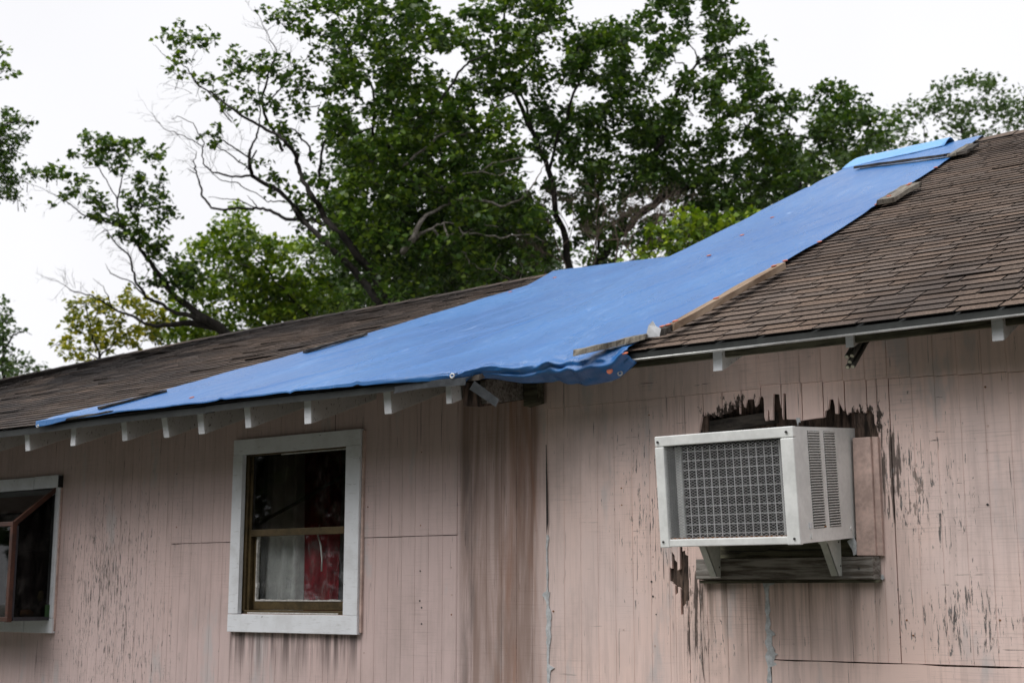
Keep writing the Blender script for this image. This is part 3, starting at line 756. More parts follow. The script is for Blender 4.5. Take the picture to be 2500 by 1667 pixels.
tag(drape('curtain', -4.965, -4.725, .9, 2.46, .110, 'red', 2.2, .013, skew=lambda u, t: .03 * (1 - t) * (1 - u)), 'dark red curtain hanging beside the white one in the sash window', 'curtain')
tag(drape('curtain', -4.78, -4.40, .9, 2.46, .15, 'blind', 2.6, .014), 'grey curtain beyond the red one in the sash window', 'curtain')
tag(drape('plastic_sheet', -5.25, -4.60, 1.50, 1.885, .068, 'film', 1.3, .008), 'crumpled clear plastic sheet covering the lower window pane', 'plastic sheet')
bl = empty('vertical_blind', (-5.30, .12, 1.3)); tag(bl, 'grey vertical blind slats at the left side of the sash window', 'blind')
for k, (a, w, mt) in enumerate([(-5.345, .020, 'yellowed'), (-5.318, .026, 'blind'), (-5.284, .028, 'blind'), (-5.245, .020, 'blind')]):
    MB().prism_z([(a, .10), (a + w, .115), (a + w, .117), (a, .102)], 1.3, 2.40).build('slat', mt, bl)
MB().box(-5.36, -5.18, .10, .13, 2.40, 2.425).build('head_rail', 'blind', bl)
p, q = on_y(622, 1282, .075), on_y(852, 1152, .075)
tag(MB().tube([p, (p + q) / 2 + np.array([0, .004, -.004]), q + (q - p) * .1], .0085, 8).build('curtain_rod', 'rod', None, True), 'fallen brown curtain rod leaning across the upper window pane', 'curtain rod')
pts = [on_y(776, 1306, .065), on_y(783, 1330, .065), on_y(786, 1365, .065), on_y(785, 1394, .065)]
tag(MB().tube([pts[0] + np.array([-.01, .02, .05])] + pts, .0042, 6).build('blind_cord', 'cord', None, True), 'short white cord hanging in front of the red curtain', 'cord')

# ------------------------------------------------------------------ garden window (projecting greenhouse box) at the left
gx1 = -6.772; gy = -.265; gz0, gzt = 1.462, 2.165
gzf = float(on_y(36, 1278, gy)[2]); gxl = -8.10
gw = MB()
def bar(p, q, w, h): 
    p, q = Vector(p), Vector(q); d = (q - p).normalized(); a = Vector((0, 0, 1)).cross(d); a = a.normalized() if a.length > .05 else Vector((1, 0, 0)); b2 = d.cross(a)
    P = []
    for c in (p, q): P += [c - a*w/2 - b2*h/2, c + a*w/2 - b2*h/2, c + a*w/2 + b2*h/2, c - a*w/2 + b2*h/2]
    gw.hexa(P)
bar((gx1 - .02, gy, gz0 - .02), (gx1 - .02, gy, gzf + .01), .026, .026)
bar((gxl, gy, gzf), (gx1 - .006, gy, gzf), .030, .024)
bar((gxl, gy, gz0 - .005), (gx1 - .006, gy, gz0 - .005), .030, .024)
bar((gx1 - .02, gy, gzf), (gx1 - .02, -.01, gzt), .022, .024)
gard = gw.build('garden_window', 'brown', house, bevel=.002)
tag(gard, 'projecting garden window with reddish brown frame and sloped glass top')
gk = MB(); gk.box(gx1 - .03, gx1 - .004, gy + .02, -.002, gz0 - .014, gz0 + .006); gk.box(gx1 - .03, gx1 - .004, -.020, -.002, gz0, gzt - .02)
gk.box(gxl, gx1 - .03, gy + .02, -.002, gz0 - .012, gz0 - .004)
gk.build('sill_frame', 'darkframe', gard, local=True)
gk = MB(); gk.box(gx1 - .014, gx1 - .010, gy + .016, gy + .026, gz0, gzf - .01); gk.box(gxl, gx1 - .036, gy + .004, gy + .012, gzf - .020, gzf - .012); gk.box(gx1 - .046, gx1 - .037, gy - .004, gy + .012, gz0 + .01, gzf - .012)
gk.build('gasket', 'darkframe', gard, local=True)
MB().hexa([(gxl, gy, gzf + .013), (gx1 - .03, gy, gzf + .013), (gx1 - .03, -.01, gzt + .004), (gxl, -.01, gzt + .004), (gxl, gy, gzf + .018), (gx1 - .03, gy, gzf + .018), (gx1 - .03, -.01, gzt + .009), (gxl, -.01, gzt + .009)]).build('roof_pane', 'darkglass', gard, local=True)
MB().hexa([(gxl, gy + .004, gzf + .008), (gx1 - .035, gy + .004, gzf + .008), (gx1 - .035, -.012, gzt - .003), (gxl, -.012, gzt - .003), (gxl, gy + .004, gzf + .010), (gx1 - .035, gy + .004, gzf + .010), (gx1 - .035, -.012, gzt - .001), (gxl, -.012, gzt - .001)]).build('roof_liner', 'black', gard, local=True)
MB().box(gxl, gx1 - .038, gy - .002, gy + .002, gz0 + .008, gzf - .012).build('pane', 'darkglass', gard, local=True)
MB().prism_x([(gy + .018, gz0 + .006), (-.012, gz0 + .006), (-.012, gzt - .02), (gy + .018, gzf - .012)], gx1 - .014, gx1 - .011).build('pane', 'darkglass', gard, local=True)
MB().box(gxl, gx1 - .02, gy + .03, -.01, 1.815, 1.822).build('shelf', 'glass', gard, local=True)
for a, b_, c, d, y_ in [(-6.985, -6.758, 2.170, 2.240, -.026), (-8.3, -6.991, 2.168, 2.238, -.026), (-6.812, -6.752, 1.4615, 2.1685, -.022), (-7.005, -6.748, 1.380, 1.4595, -.024), (-8.3, -7.012, 1.380, 1.4595, -.024)]:
    board(a, b_, y_, -.0005, c, d, 'trim_board', 'white', gard)
board(-6.7575, -6.745, -.012, -.0005, 1.39, 2.17, 'trim_edge', 'trimpink', gard)
MB().box(-6.7575, -6.748, -.028, -.0005, 2.172, 2.236).build('trim_gap', 'black', gard, local=True)
MB().box(gx1 - .008, gx1 - .004, -.05, -.024, gz0 + .004, gz0 + .07).build('paint_smear', 'green', gard, local=True)
MB().box(gxl, gx1 - .03, .06, .07, 1.3, 2.3).build('back_panel', 'black', gard, local=True)
# odds and ends on the garden window's sill
def lump(c, r, sq, name, mat, label, cat, seed):
    m = MB(); n, k = 10, 7
    for i in range(k + 1):
        th = math.pi * i / k
        for j in range(n):
            ph = 2 * math.pi * j / n; d = Vector((math.sin(th) * math.cos(ph), math.sin(th) * math.sin(ph), math.cos(th)))
            rr = r * (1 + .35 * mnoise.noise(d * 2.2 + Vector((seed, 0, 0)))); m.v.append((c[0] + d.x * rr * sq[0], c[1] + d.y * rr * sq[1], c[2] + r * sq[2] * .93 + d.z * rr * sq[2]))
    for i in range(k):
        for j in range(n): m.f.append((i*n + j, (i+1)*n + j, (i+1)*n + (j+1) % n, i*n + (j+1) % n))
    return tag(m.build(name, mat, None, True), label, cat)
lump((-6.93, gy + .07, gz0 - .003), .045, (1.2, .8, .95), 'ornament', 'ceramic', 'crumpled white ornament on the garden window sill behind the front pane', 'ornament', 1.0)
lump((-6.845, -.12, gz0 + .002), .030, (1.3, 1.2, .75), 'ornament', 'orangeclay', 'small orange clay ornament on the garden window sill by the side pane', 'ornament', 4.0)
lump((-6.833, -.045, gz0 + .09), .024, (.35, .8, 1.2), 'dried_leaf', 'yellowed', 'pale dried leaf stuck behind the side pane of the garden window', 'leaf', 8.0)

# ------------------------------------------------------------------ window cooler (air conditioner)
ac = empty('air_conditioner', (-2.347, -.438, 1.754), (math.radians(4.4), 0, math.radians(-.6)))
tag(ac, 'white window air conditioner with mesh grille hung through the rotted wall', 'air conditioner')
W, H, D = .538, .386, .56; hw = W / 2
def apart(m, name, mat, bev=0.0, smooth=False, par=ac): return m.build(name, mat, par, smooth, bev, local=True)
cs = MB(); t = .006
cs.box(-hw + .002, hw - .002, .012, D, H - t, H - .001); cs.box(-hw + .002, hw - .002, .012, D, .001, t); cs.box(-hw + .002, -hw + t, .012, D, t, H - t)
LY = [(.105, .200), (.228, .318)]; LZ0, LZ1 = .045, .372
xi = hw - t
for a, b_ in [(.012, LY[0][0]), (LY[0][1], LY[1][0]), (LY[1][1], D)]: cs.box(xi, hw - .002, a, b_, t, H - t)
for a, b_ in LY: cs.box(xi, hw - .002, a, b_, t, LZ0); cs.box(xi, hw - .002, a, b_, LZ1, H - t)
cs.box(-hw + .01, hw - .01, D - .01, D - .004, .01, H - .01)
casing = apart(cs, 'casing', 'ac')
apart(MB().box(xi - .030, xi - .024, .09, .34, LZ0 - .01, LZ1 + .005), 'inner_baffle', 'black')
nl = 36; lz = (LZ1 - LZ0) / nl
lme = MB().hexa([(-.010, 0, .0), (-.010, .093, .0), (.0025, .091, .0035), (.0025, .002, .0035), (-.010, 0, .0016), (-.010, .093, .0016), (.0030, .091, .0068), (.0030, .002, .0068)])
lmesh = lme.mesh('louver'); lmesh.materials.append(MT['ac'])
for a, b_ in LY:
    for k in range(nl):
        o = bpy.data.objects.new('louver', lmesh); COL.objects.link(o); o.parent = ac; o.location = (hw - .0022, a + .001, LZ0 + k * lz + .0005); o.rotation_euler = (0, 0, 0)
        o.scale = (1, (b_ - a - .002) / .093, 1)
# front frame
fr = .041
apart(MB().box(-hw, hw, -.001, .022, H - fr + .005, H), 'frame_rail', 'ac', .003)
apart(MB().box(-hw + .03, hw - .03, .0015, .022, 0.0, .026), 'frame_rail', 'ac', .003)
apart(MB().box(-hw, -hw + .036, -.003, .020, -.002, H - .038), 'frame_stile', 'ac', .003)
apart(MB().box(hw - .048, hw, -.003, .020, -.002, H - .038), 'frame_stile', 'ac', .003)
apart(MB().box(-hw + .06, hw - .055, .082, .09, .02, H - .03), 'condenser_coil', 'coil')
fn_ = MB()
for k in range(24): zz = .03 + k * .0136; fn_.box(-hw + .062, hw - .06, .076, .0815, zz, zz + .003)
apart(fn_, 'coil_fins', 'coil')
apart(MB().box(-hw + .046, -hw + .072, .055, .060, .022, H - .04), 'inner_panel', 'ac'); apart(MB().box(hw - .078, hw - .050, .040, .045, .022, H - .04), 'inner_panel', 'ac')
apart(MB().box(-hw + .036, hw - .048, .010, .022, .0262, .030), 'rusty_lip', 'rust')
apart(MB().box(-hw + .036, hw - .05, .06, .075, H - .05, H - .03), 'inner_top', 'black')
gr = MB(); ga, gb, gc, gd = -hw + .066, hw - .056, .026, H - .044
nv, nh = 14, 10
for k in range(nv): xx = ga + (gb - ga) * (k + .5) / nv; gr.box(xx - .0014, xx + .0014, .034, .0364, gc, gd)
for k in range(nh): zz = gc + (gd - gc) * (k + .5) / nh; gr.box(ga - .006, gb + .006, .0312, .0336, zz - .0015, zz + .0015)
apart(gr, 'wire_grille', 'wire')
me_ = MB(); xa, xb, za, zb = -hw + .036, hw - .048, .024, H - .038; px_, pz_ = .0187, .0098
for sgn in (1, -1):
    k = -60
    while k < 120:
        c0 = za + k * pz_; pts = []
        sl0 = sgn * pz_ / px_
        # clip the slanting wire to the opening
        xs_ = [xa, xb]
        zl = [c0 + sl0 * (q - xa) if sgn > 0 else c0 - abs(sl0) * (q - xa) for q in xs_]
        (q0, q1), (w0, w1) = xs_, zl
        if max(w0, w1) > za and min(w0, w1) < zb:
            def cx_(zz): return q0 + (zz - w0) / (w1 - w0) * (q1 - q0)
            if w0 < za: n0 = (cx_(za), za)
            elif w0 > zb: n0 = (cx_(zb), zb)
            else: n0 = (q0, w0)
            if w1 < za: n1 = (cx_(za), za)
            elif w1 > zb: n1 = (cx_(zb), zb)
            else: n1 = (q1, w1)
            if n1[0] - n0[0] > .004: 
                e = .00050; y_ = .0085 if sgn > 0 else .0093
                me_.hexa([(n0[0], y_, n0[1] - e), (n1[0], y_, n1[1] - e), (n1[0], y_ + .0007, n1[1] - e), (n0[0], y_ + .0007, n0[1] - e), (n0[0], y_, n0[1] + e), (n1[0], y_, n1[1] + e), (n1[0], y_ + .0007, n1[1] + e), (n0[0], y_ + .0007, n0[1] + e)])
        k += 1
apart(me_, 'mesh_guard', 'mesh')
for sx, sz in [(-hw + .014, .018), (-hw + .014, H - .02), (hw - .02, .018), (hw - .024, H - .018)]:
    apart(MB().tube([(sx, -.0065, sz), (sx, .002, sz)], .0042, 8), 'screw', 'screw')
# dents, stub and embossed marks on the side panel
apart(MB().box(hw - .0025, hw + .0012, .070, .090, .046, .066), 'torn_sticker', 'plastic', .001)
apart(MB().tube([(hw - .004, .085, .020), (hw + .0012, .085, .020)], .008, 10), 'embossed_dimple', 'ac'); apart(MB().tube([(hw - .004, .395, .034), (hw + .0012, .395, .034)], .008, 10), 'embossed_dimple', 'ac')
apart(MB().tube([(hw - .002, .183, .050), (hw + .006, .186, .0495)], .003, 6), 'rusty_screw', 'rust')

# brackets under the cooler, ledge board and trim of its opening
def bracket(x, label):
    m = MB(); T = .003
    m.prism_x([(-.046, 1.655), (-.046, 1.792), (-.17, 1.783), (-.155, 1.765), (-.075, 1.655)], x - T / 2, x + T / 2)
    m.hexa([(x - .030, -.17, 1.783), (x, -.17, 1.783), (x, -.155, 1.763), (x - .030, -.155, 1.763), (x - .03, -.168, 1.785), (x, -.168, 1.785), (x, -.153, 1.765), (x - .03, -.153, 1.765)])
    m.hexa([(x - .026, -.155, 1.765), (x + T/2, -.155, 1.765), (x + T/2, -.075, 1.655), (x - .026, -.075, 1.655), (x - .026, -.152, 1.767), (x + T/2, -.152, 1.767), (x + T/2, -.072, 1.657), (x - .026, -.072, 1.657)])
    o = m.build('bracket', 'acshade'); tag(o, label, 'bracket', None)
    for yy, zz in [(-.066, 1.772), (-.056, 1.69)]: MB().tube([(x - .003, yy, zz), (x + .003, yy, zz)], .0035, 8).build('bolt_hole', 'black', o, local=True)
    return o
bracket(-2.120, 'white metal bracket under the air conditioner next to its louvered side')
bracket(-2.600, 'metal bracket under the air conditioner beside the rotted splintered siding')
lb = MB(); lb.hexa([(-2.706, -.045, 1.648), (-2.006, -.045, 1.644), (-1.992, -.0045, 1.640), (-2.70, -.0045, 1.645), (-2.704, -.045, 1.721), (-2.004, -.045, 1.720), (-1.992, -.0045, 1.722), (-2.70, -.0045, 1.722)])
tag(lb.build('ledge_board', 'greywood', house, bevel=.003), 'grey weathered ledge board below the air conditioner')
MB().box(-2.70, -1.99, -.030, -.0045, 1.632, 1.643).build('ledge_cleat', 'olivewood', house)
MB().box(-2.69, -2.055, -.012, .0122, 1.7225, 1.800).build('under_ledge_panel', 'olivewood', house, bevel=.002)
MB().prism_y([(-2.58, 1.752), (-2.43, 1.749), (-2.41, 1.756), (-2.36, 1.749), (-2.14, 1.751), (-2.14, 1.7475), (-2.36, 1.7455), (-2.41, 1.750), (-2.44, 1.745), (-2.58, 1.748)], -.0135, -.0125).build('panel_split', 'black', house)
board(-2.068, -1.9985, -.030, -.0005, 1.7235, 2.137, 'side_trim_board', 'trimpink', house, .004)
board(-1.998, -1.977, -.018, -.0005, 1.7235, 2.137, 'side_trim_edge', 'trimpink', house, .002)
MB().tube([(-2.055, -.047, 1.68), (-2.055, -.040, 1.68)], .004, 8).build('nail_head', 'screw', house)
MB().prism_y([(-2.10, 1.775), (-2.075, 1.79), (-2.066, 1.77), (-2.068, 1.73), (-2.078, 1.725), (-2.083, 1.745)], -.034, -.0305).build('torn_sealant', 'caulk', house)
MB().prism_y([(-2.006, 1.655), (-1.985, 1.66), (-1.98, 1.645), (-1.992, 1.640)], -.006, -.0042).build('torn_sealant', 'caulk', house)

# ------------------------------------------------------------------ pipes under the eave
pb = empty('pipe_bundle', (-2.016, -.10, 2.39)); tag(pb, 'bundle of grey pipes sticking out under the right eave', 'pipes')
for dx, dz in [(-.010, .020), (.010, .021), (0, .001), (-.010, -.016), (.010, -.016)]:
    p = Vector((-2.016 + dx, -.135 + jit(.006), 2.388 + dz)); q = Vector((-2.016 + dx + .004, .0, 2.388 + dz + .118))
    MB().tube([p, q], .0085, 8).build('pipe', 'pipe', pb, True)
    d = (q - p).normalized(); MB().tube([p - d * .001, p + d * .002], .0070, 8).build('pipe_end', 'pipeend', pb)

# ------------------------------------------------------------------ THE TARP
def arc(P, n):
    P = np.array(P); d = np.r_[0, np.cumsum(np.hypot(*np.diff(P, axis=0).T))]; u = np.linspace(0, d[-1], n)
    return np.c_[np.interp(u, d, P[:, 0]), np.interp(u, d, P[:, 1])]
NV, NU = 180, 300
iF = len(A_PX)                                           # index where the diagonal reaches the low ridge
nA, nB = int(NV * .50), int(NV * .22)
Lc = np.r_[arc(EDGE_L[:iF + 1], nA + 1)[:-1], arc(EDGE_L[iF:iF + 4], nB + 1)[:-1], arc(EDGE_L[iF + 3:], NV - nA - nB + 1)]
Rc = arc(TARP_RIGHT, NV + 1)
YB_X = [-7, -3.70, -3.50, -3.25, -2.0]; YB_Y = [YL - .012, YL - .014, YL + .02, YR - .026, YR - .024]
dropX = [-6.6, -6.42, -6.25, -6.0, -5.6, -5.0, -4.4, -4.1, -3.8, -3.6, -3.4, -3.2, -3.05, -2.94, -2.88, -2.83]
dropZ = [.018, .030, .032, .016, .007, .007, .008, .016, .022, .036, .066, .100, .122, .118, .090, .05]
NS = 20
def wr(x, y):
    v = .0075 * mnoise.noise(Vector((x * 1.5 + y * .5, y * 1.1, .3))) + .0042 * mnoise.noise(Vector((x * 5.0 + y * 3.0, y * 1.7, 4.1))) + .0016 * mnoise.noise(Vector((x * 17 + y * 9, y * 7, 8.1)))
    # long drawn creases running from the eave up towards the saddle
    for k, (cx_, cw, ca) in enumerate([(-4.9, .020, .007), (-4.45, .014, -.006), (-4.05, .018, .007), (-3.55, .014, -.006), (-3.25, .015, .006)]):
        q = (x - cx_) - .95 * (y + .45) * (.75 - .08 * k); v += ca * math.exp(-(q / cw) ** 2) * min(1, max(0, 1.2 - (y - .2) * .4))
    # crumpled corner at the broken eave
    e = math.exp(-((x + 3.05) / .30) ** 2 - ((y + .22) / .20) ** 2)
    v += e * (.012 * mnoise.noise(Vector((x * 11, y * 9, 2.2))) + .006 * mnoise.noise(Vector((x * 25, y * 21, 5.2))))
    return v
V = []; rowsN = NV + 1 + NS
bottom = []
for r in range(rowsN):
    i = max(0, r - NS)
    for k in range(NU + 1):
        s_ = k / NU; x = Lc[i][0] * (1 - s_) + Rc[i][0] * s_; y = Lc[i][1] * (1 - s_) + Rc[i][1] * s_
        t_ = i / NV; ylin = Lc[0][1] * (1 - s_) + Rc[0][1] * s_
        y += (float(np.interp(x, YB_X, YB_Y)) - ylin) * max(0, 1 - t_ / .12)
        z = float(cover(x, max(y, -.46))) + .026 + wr(x, y)
        if y < YL + .02: z -= .004
        if r < NS:
            q = 1 - r / NS; d = float(np.interp(x, dropX, dropZ))
            fold = (.5 + mnoise.noise(Vector((x * 5.5 + q * .9, 0, 3.3)))) * .010 * sstep((x + 4.1) / .6) + abs(mnoise.noise(Vector((x * 13 + q * 3.2, q * .6, 9.3)))) * .030 * sstep((x + 3.6) / .4)
            big = float(sstep((x + 3.7) / .4))
            yy = y - (.010 + .030 * big * math.sin(q * math.pi * .8)) - fold * math.sin(q * math.pi) * .6 - .010 * big * mnoise.noise(Vector((x * 14, q * 3, 6.0)))
            yy -= .022 * big * abs(math.sin(q * 7.0 + x * 5.0 + 1.5 * mnoise.noise(Vector((x * 6, q * 2, 3.0))))) * math.sin(min(1, q * 1.15) * math.pi) + .010 * big * mnoise.noise(Vector((x * 22, q * 6, 2.0)))
            yy += .050 * q * q * float(sstep((x + 3.62) / .3)) + .010 * float(sstep((x + 3.62) / .3))
            if q > .72: yy -= .005 * big                  # thick hem
            xx = x + .018 * q * float(sstep((x + 3.05) / .2))
            zz = z - d * (q ** .9) + .012 * big * mnoise.noise(Vector((x * 9, q * 4, 1.0))) * (1 - q)
            V.append((xx, yy, zz))
        else: V.append((x, y, z))
Fc = []
for r in range(rowsN - 1):
    for k in range(NU): a = r * (NU + 1) + k; Fc.append((a, a + 1, a + NU + 2, a + NU + 1))
# long thin creases drawn across the sheet, laid out along lines on the roof
VA0 = np.array(V); keep = np.arange(len(V)) >= NS * (NU + 1)
for (p0_, p1_, cw, ca) in [((1290,765),(1665,650),.012,-.009), ((1080,868),(1400,757),.010,.007), ((1200,872),(1345,800),.009,.006), ((1290,880),(1435,812),.010,.007), ((700,905),(1110,800),.013,.007), ((560,945),(985,850),.012,-.006), ((1350,722),(1660,648),.014,-.008), ((860,905),(1180,815),.010,.006), ((1500,800),(1830,620),.012,.005), ((1000,850),(1290,745),.012,-.006), ((1560,760),(2050,480),.014,.004)]:
    a_, b2_ = hit(*p0_, cover)[:2], hit(*p1_, cover)[:2]; d_ = b2_ - a_; l_ = np.linalg.norm(d_); d_ /= l_
    w_ = VA0[:, :2] - a_; t_ = w_ @ d_; q_ = w_[:, 0] * d_[1] - w_[:, 1] * d_[0] + .012 * np.sin(t_ * 9 + p0_[0])
    VA0[:, 2] += keep * ca * np.exp(-(q_ / cw) ** 2) * np.clip(np.minimum(t_, l_ - t_) / .15, 0, 1)
V = [tuple(q) for q in VA0]
tm = MB(); tm.v = V; tm.f = Fc
tarp = tm.build('tarp', 'tarp', None, smooth=True)
md = tarp.modifiers.new('thickness', 'SOLIDIFY'); md.thickness = .0022; md.offset = 0
tag(tarp, 'large blue tarp nailed over the roof valley with a crumpled hanging corner', 'tarp')
VA = np.array(V)
def on_tarp(px, py):                                      # nearest point of the tarp along a viewing direction
    r = ray(px, py); r = r / np.linalg.norm(r); w = VA - CAM; t = w @ r; d = np.linalg.norm(w - t[:, None] * r[None], axis=1)
    c = np.where(d < d.min() + .012)[0]; return VA[c[np.argmin(t[c])]]
def seat(p): return float(cover(p[0], p[1])) + .026 + wr(p[0], p[1])
def ring(c, nrm, R, r, name, mat, par):
    nrm = Vector(nrm).normalized(); a = nrm.orthogonal().normalized(); b2 = nrm.cross(a); m = MB(); n, k = 18, 6
    for i in range(n):
        t = 2 * math.pi * i / n; d = a * math.cos(t) + b2 * math.sin(t)
        for j in range(k):
            u = 2 * math.pi * j / k; m.v.append(tuple(Vector(c) + d * (R + r * math.cos(u)) + nrm * r * .6 * math.sin(u)))
    for i in range(n):
        for j in range(k): m.f.append((i*k + j, ((i+1) % n)*k + j, ((i+1) % n)*k + (j+1) % k, i*k + (j+1) % k))
    return m.build(name, mat, par, True, local=True)
for gx, gy_ in [(1103, 912), (1518, 926), (89, 1046)]:
    p = on_tarp(gx, gy_); ring(p + np.array([0, -.012, 0]), (.25, -1, .15), .0085 if gx > 200 else .006, .003, 'grommet', 'grommet', tarp)
def capnail(p, par, nrm=(0, -.4, .92), mat='cap'):
    n = Vector(nrm).normalized(); p = Vector(p)
    MB().tube([p - n * .001, p + n * .0025, p + n * .004], [.0125, .0125, .006], 10).build('cap_nail', mat, par, local=True)
for a, c in [(1543, 857), (1584, 829), (1640, 811), (1932, 643), (2012, 594), (2299, 413), (2234, 450), (2158, 502), (1727, 622), (1811, 570), (1883, 527), (1241, 708), (1353, 673), (464, 966), (1486, 912)]:
    p = on_tarp(a, c); q = (p[0], p[1], p[2] + .0015) if a != 1486 else (p[0], p[1] - .004, p[2])
    capnail(q, tarp, (0, -.4, .92) if a != 1486 else (.2, -1, .1))
# strip of tarp over the ridge; its paler blue stands in for sky sheen
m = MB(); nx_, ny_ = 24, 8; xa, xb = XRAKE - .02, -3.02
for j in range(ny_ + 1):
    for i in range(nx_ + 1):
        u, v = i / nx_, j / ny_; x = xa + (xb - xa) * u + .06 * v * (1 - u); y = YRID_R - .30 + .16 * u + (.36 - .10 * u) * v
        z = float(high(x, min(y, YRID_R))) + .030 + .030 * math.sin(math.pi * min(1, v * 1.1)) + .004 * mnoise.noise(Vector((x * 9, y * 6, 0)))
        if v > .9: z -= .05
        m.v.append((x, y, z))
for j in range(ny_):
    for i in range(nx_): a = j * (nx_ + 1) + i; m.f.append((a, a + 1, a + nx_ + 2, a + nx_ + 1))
o = m.build('ridge_sheen_tarp', 'sheentarp', None, True); md = o.modifiers.new('thickness', 'SOLIDIFY'); md.thickness = .002
tag(o, 'strip of tarp over the roof ridge above a batten, sky sheen painted as paler blue', 'tarp')

# ------------------------------------------------------------------ battens and loose strips holding the tarp
def batten(p0, p1, w, t, mat, label, fn=None, lift=.0, caps=(), name='batten', cat='batten', rough=.004, tarpoff=True):
    off = .026
    sf = lambda x, y: cover(x, y) + .030 + t / 2
    a = hit(*p0, sf); b_ = hit(*p1, sf)
    if b_[1] > YRID_R - .06: b_ = a + (b_ - a) * max(.3, (YRID_R - .06 - a[1]) / (b_[1] - a[1]))
    P = []; n = 7
    d = (b_ - a); d2 = Vector((d[0], d[1], 0)).normalized(); sd = Vector((d2.y, -d2.x, 0))
    m = MB(); rows = []
    for k in range(n + 1):
        c = a + (b_ - a) * (k / n); row = []
        for sgn in (-1, 1):
            x, y = c[0] + sd.x * w / 2 * sgn, c[1] + sd.y * w / 2 * sgn
            z = max(float(cover(x, y)), float(cover(c[0], c[1])) - .002) + off + lift * (1 - k / n)
            if tarpoff: z += .004
            e = rough * (2.2 if k in (0, n) else 1)
            row.append((x + jit(e), y + jit(e), z)); row.append((x + jit(e), y + jit(e), z + t + jit(rough * .4)))
        rows.append(row)
    for row in rows: m.v += row
    for k in range(n):
        o_ = 4 * k; m.f += [(o_, o_+4, o_+5, o_+1), (o_+2, o_+3, o_+7, o_+6), (o_+1, o_+5, o_+7, o_+3), (o_, o_+2, o_+6, o_+4)]
    m.f += [(0, 1, 3, 2), (4*n, 4*n+2, 4*n+3, 4*n+1)]
    o = m.build(name, mat, None, bevel=.0015); tag(o, label, cat)
    for u in caps:
        c = a + (b_ - a) * u; capnail((c[0], c[1], float(cover(c[0], c[1])) + off + t + .006 + lift * (1 - u)), o)
    return o
batten((1400, 868), (1576, 824), .040, .022, 'oldbatten', 'grey weathered batten with a broken end near the hanging tarp corner', lift=.006)
batten((1640, 800), (1906, 650), .040, .030, 'battenwood', 'long clean brown lumber batten along the tarp edge', caps=(.03, .38, .93))
batten((1612, 812), (1640, 799), .036, .026, 'darkbatten', 'short dark broken batten stub against the long brown batten', caps=(.7,))
batten((2160, 492), (2228, 452), .095, .024, 'oldbatten', 'short wide weathered board on the tarp edge below the ridge', caps=(.15, .85))
batten((2092, 410), (2312, 381), .05, .016, 'darkbatten', 'thin dark batten lying along the tarp below the ridge')
batten((2322, 380), (2366, 355), .05, .018, 'oldbatten', 'grey batten climbing to the ridge from the thin dark batten')
batten((2348, 374), (2382, 354), .06, .020, 'darkbatten', 'dark short board on the tarp end at the roof ridge')
batten((745, 858), (893, 815), .055, .014, 'darkbatten', 'brown batten on the upper tarp edge of the low roof', tarpoff=True)
batten((240, 997), (405, 955), .055, .012, 'darkbatten', 'dark loose roofing strip over the low end of the tarp', name='roofing_strip', cat='roofing strip')
batten((165, 1024), (270, 1006), .035, .010, 'darkbatten', 'small black strip lying on the tarp tip at the eave', name='roofing_strip', cat='roofing strip')
p = hit(1590, 828, lambda x, y: cover(x, y) + .03); z0_ = seat(p)
m = MB(); P = [(-.02, 0, 0), (.035, .01, .0), (.042, .012, .03), (.022, .008, .042), (.012, .002, .062), (-.004, -.002, .045)]
vv = [(p[0] + a, p[1] - .01 + c, z0_ + .008 + d) for a, c, d in P]; m.v = vv + [(a, c + .003, d) for a, c, d in vv]; n = len(P)
m.f = [tuple(range(n)), tuple(range(2*n - 1, n - 1, -1))] + [(i, n + i, n + (i+1) % n, (i+1) % n) for i in range(n)]
tag(m.build('plastic_scrap', 'plastic'), 'torn white plastic scrap caught between the two battens', 'plastic scrap')

# ================================================================== TREES
LV = np.array([[0, 0, 0], [.47, .30, .05], [0, 1.0, -.02], [-.47, .30, .05], [0, .38, -.05]])
LF = np.array([[0, 1, 4], [1, 2, 4], [2, 3, 4], [3, 0, 4]])
def leaves(cen, size, tint, up_bias=.55, droop=.45):
    """cen (N,3), size (N,), tint (N,3) -> mesh of folded leaf blades"""
    N = len(cen)
    n = RNG.normal(size=(N, 3)); n[:, 2] = np.abs(n[:, 2]) + up_bias; n /= np.linalg.norm(n, axis=1)[:, None]
    d = RNG.normal(size=(N, 3)); d[:, 2] -= droop * 1.6; d -= n * np.sum(d * n, axis=1)[:, None]; d /= np.linalg.norm(d, axis=1)[:, None] + 1e-9
    sd = np.cross(d, n)
    lv = LV[None] * size[:, None, None]
    P = cen[:, None] + lv[..., :1] * sd[:, None] + lv[..., 1:2] * d[:, None] + lv[..., 2:] * n[:, None]
    F = LF[None] + (np.arange(N) * len(LV))[:, None, None]
    me = bpy.data.meshes.new('crown'); V_ = P.reshape(-1, 3); F_ = F.reshape(-1, 3)
    me.vertices.add(len(V_)); me.vertices.foreach_set('co', V_.astype(np.float32).ravel())
    me.loops.add(F_.size); me.loops.foreach_set('vertex_index', F_.astype(np.int32).ravel())
    me.polygons.add(len(F_)); me.polygons.foreach_set('loop_start', (np.arange(len(F_)) * 3).astype(np.int32)); me.polygons.foreach_set('loop_total', np.full(len(F_), 3, np.int32))
    me.update(calc_edges=True)
    a = me.color_attributes.new('tint', 'FLOAT_COLOR', 'POINT')
    c = np.repeat(np.c_[tint, np.ones(N)], len(LV), axis=0); a.data.foreach_set('color', c.astype(np.float32).ravel())
    return me
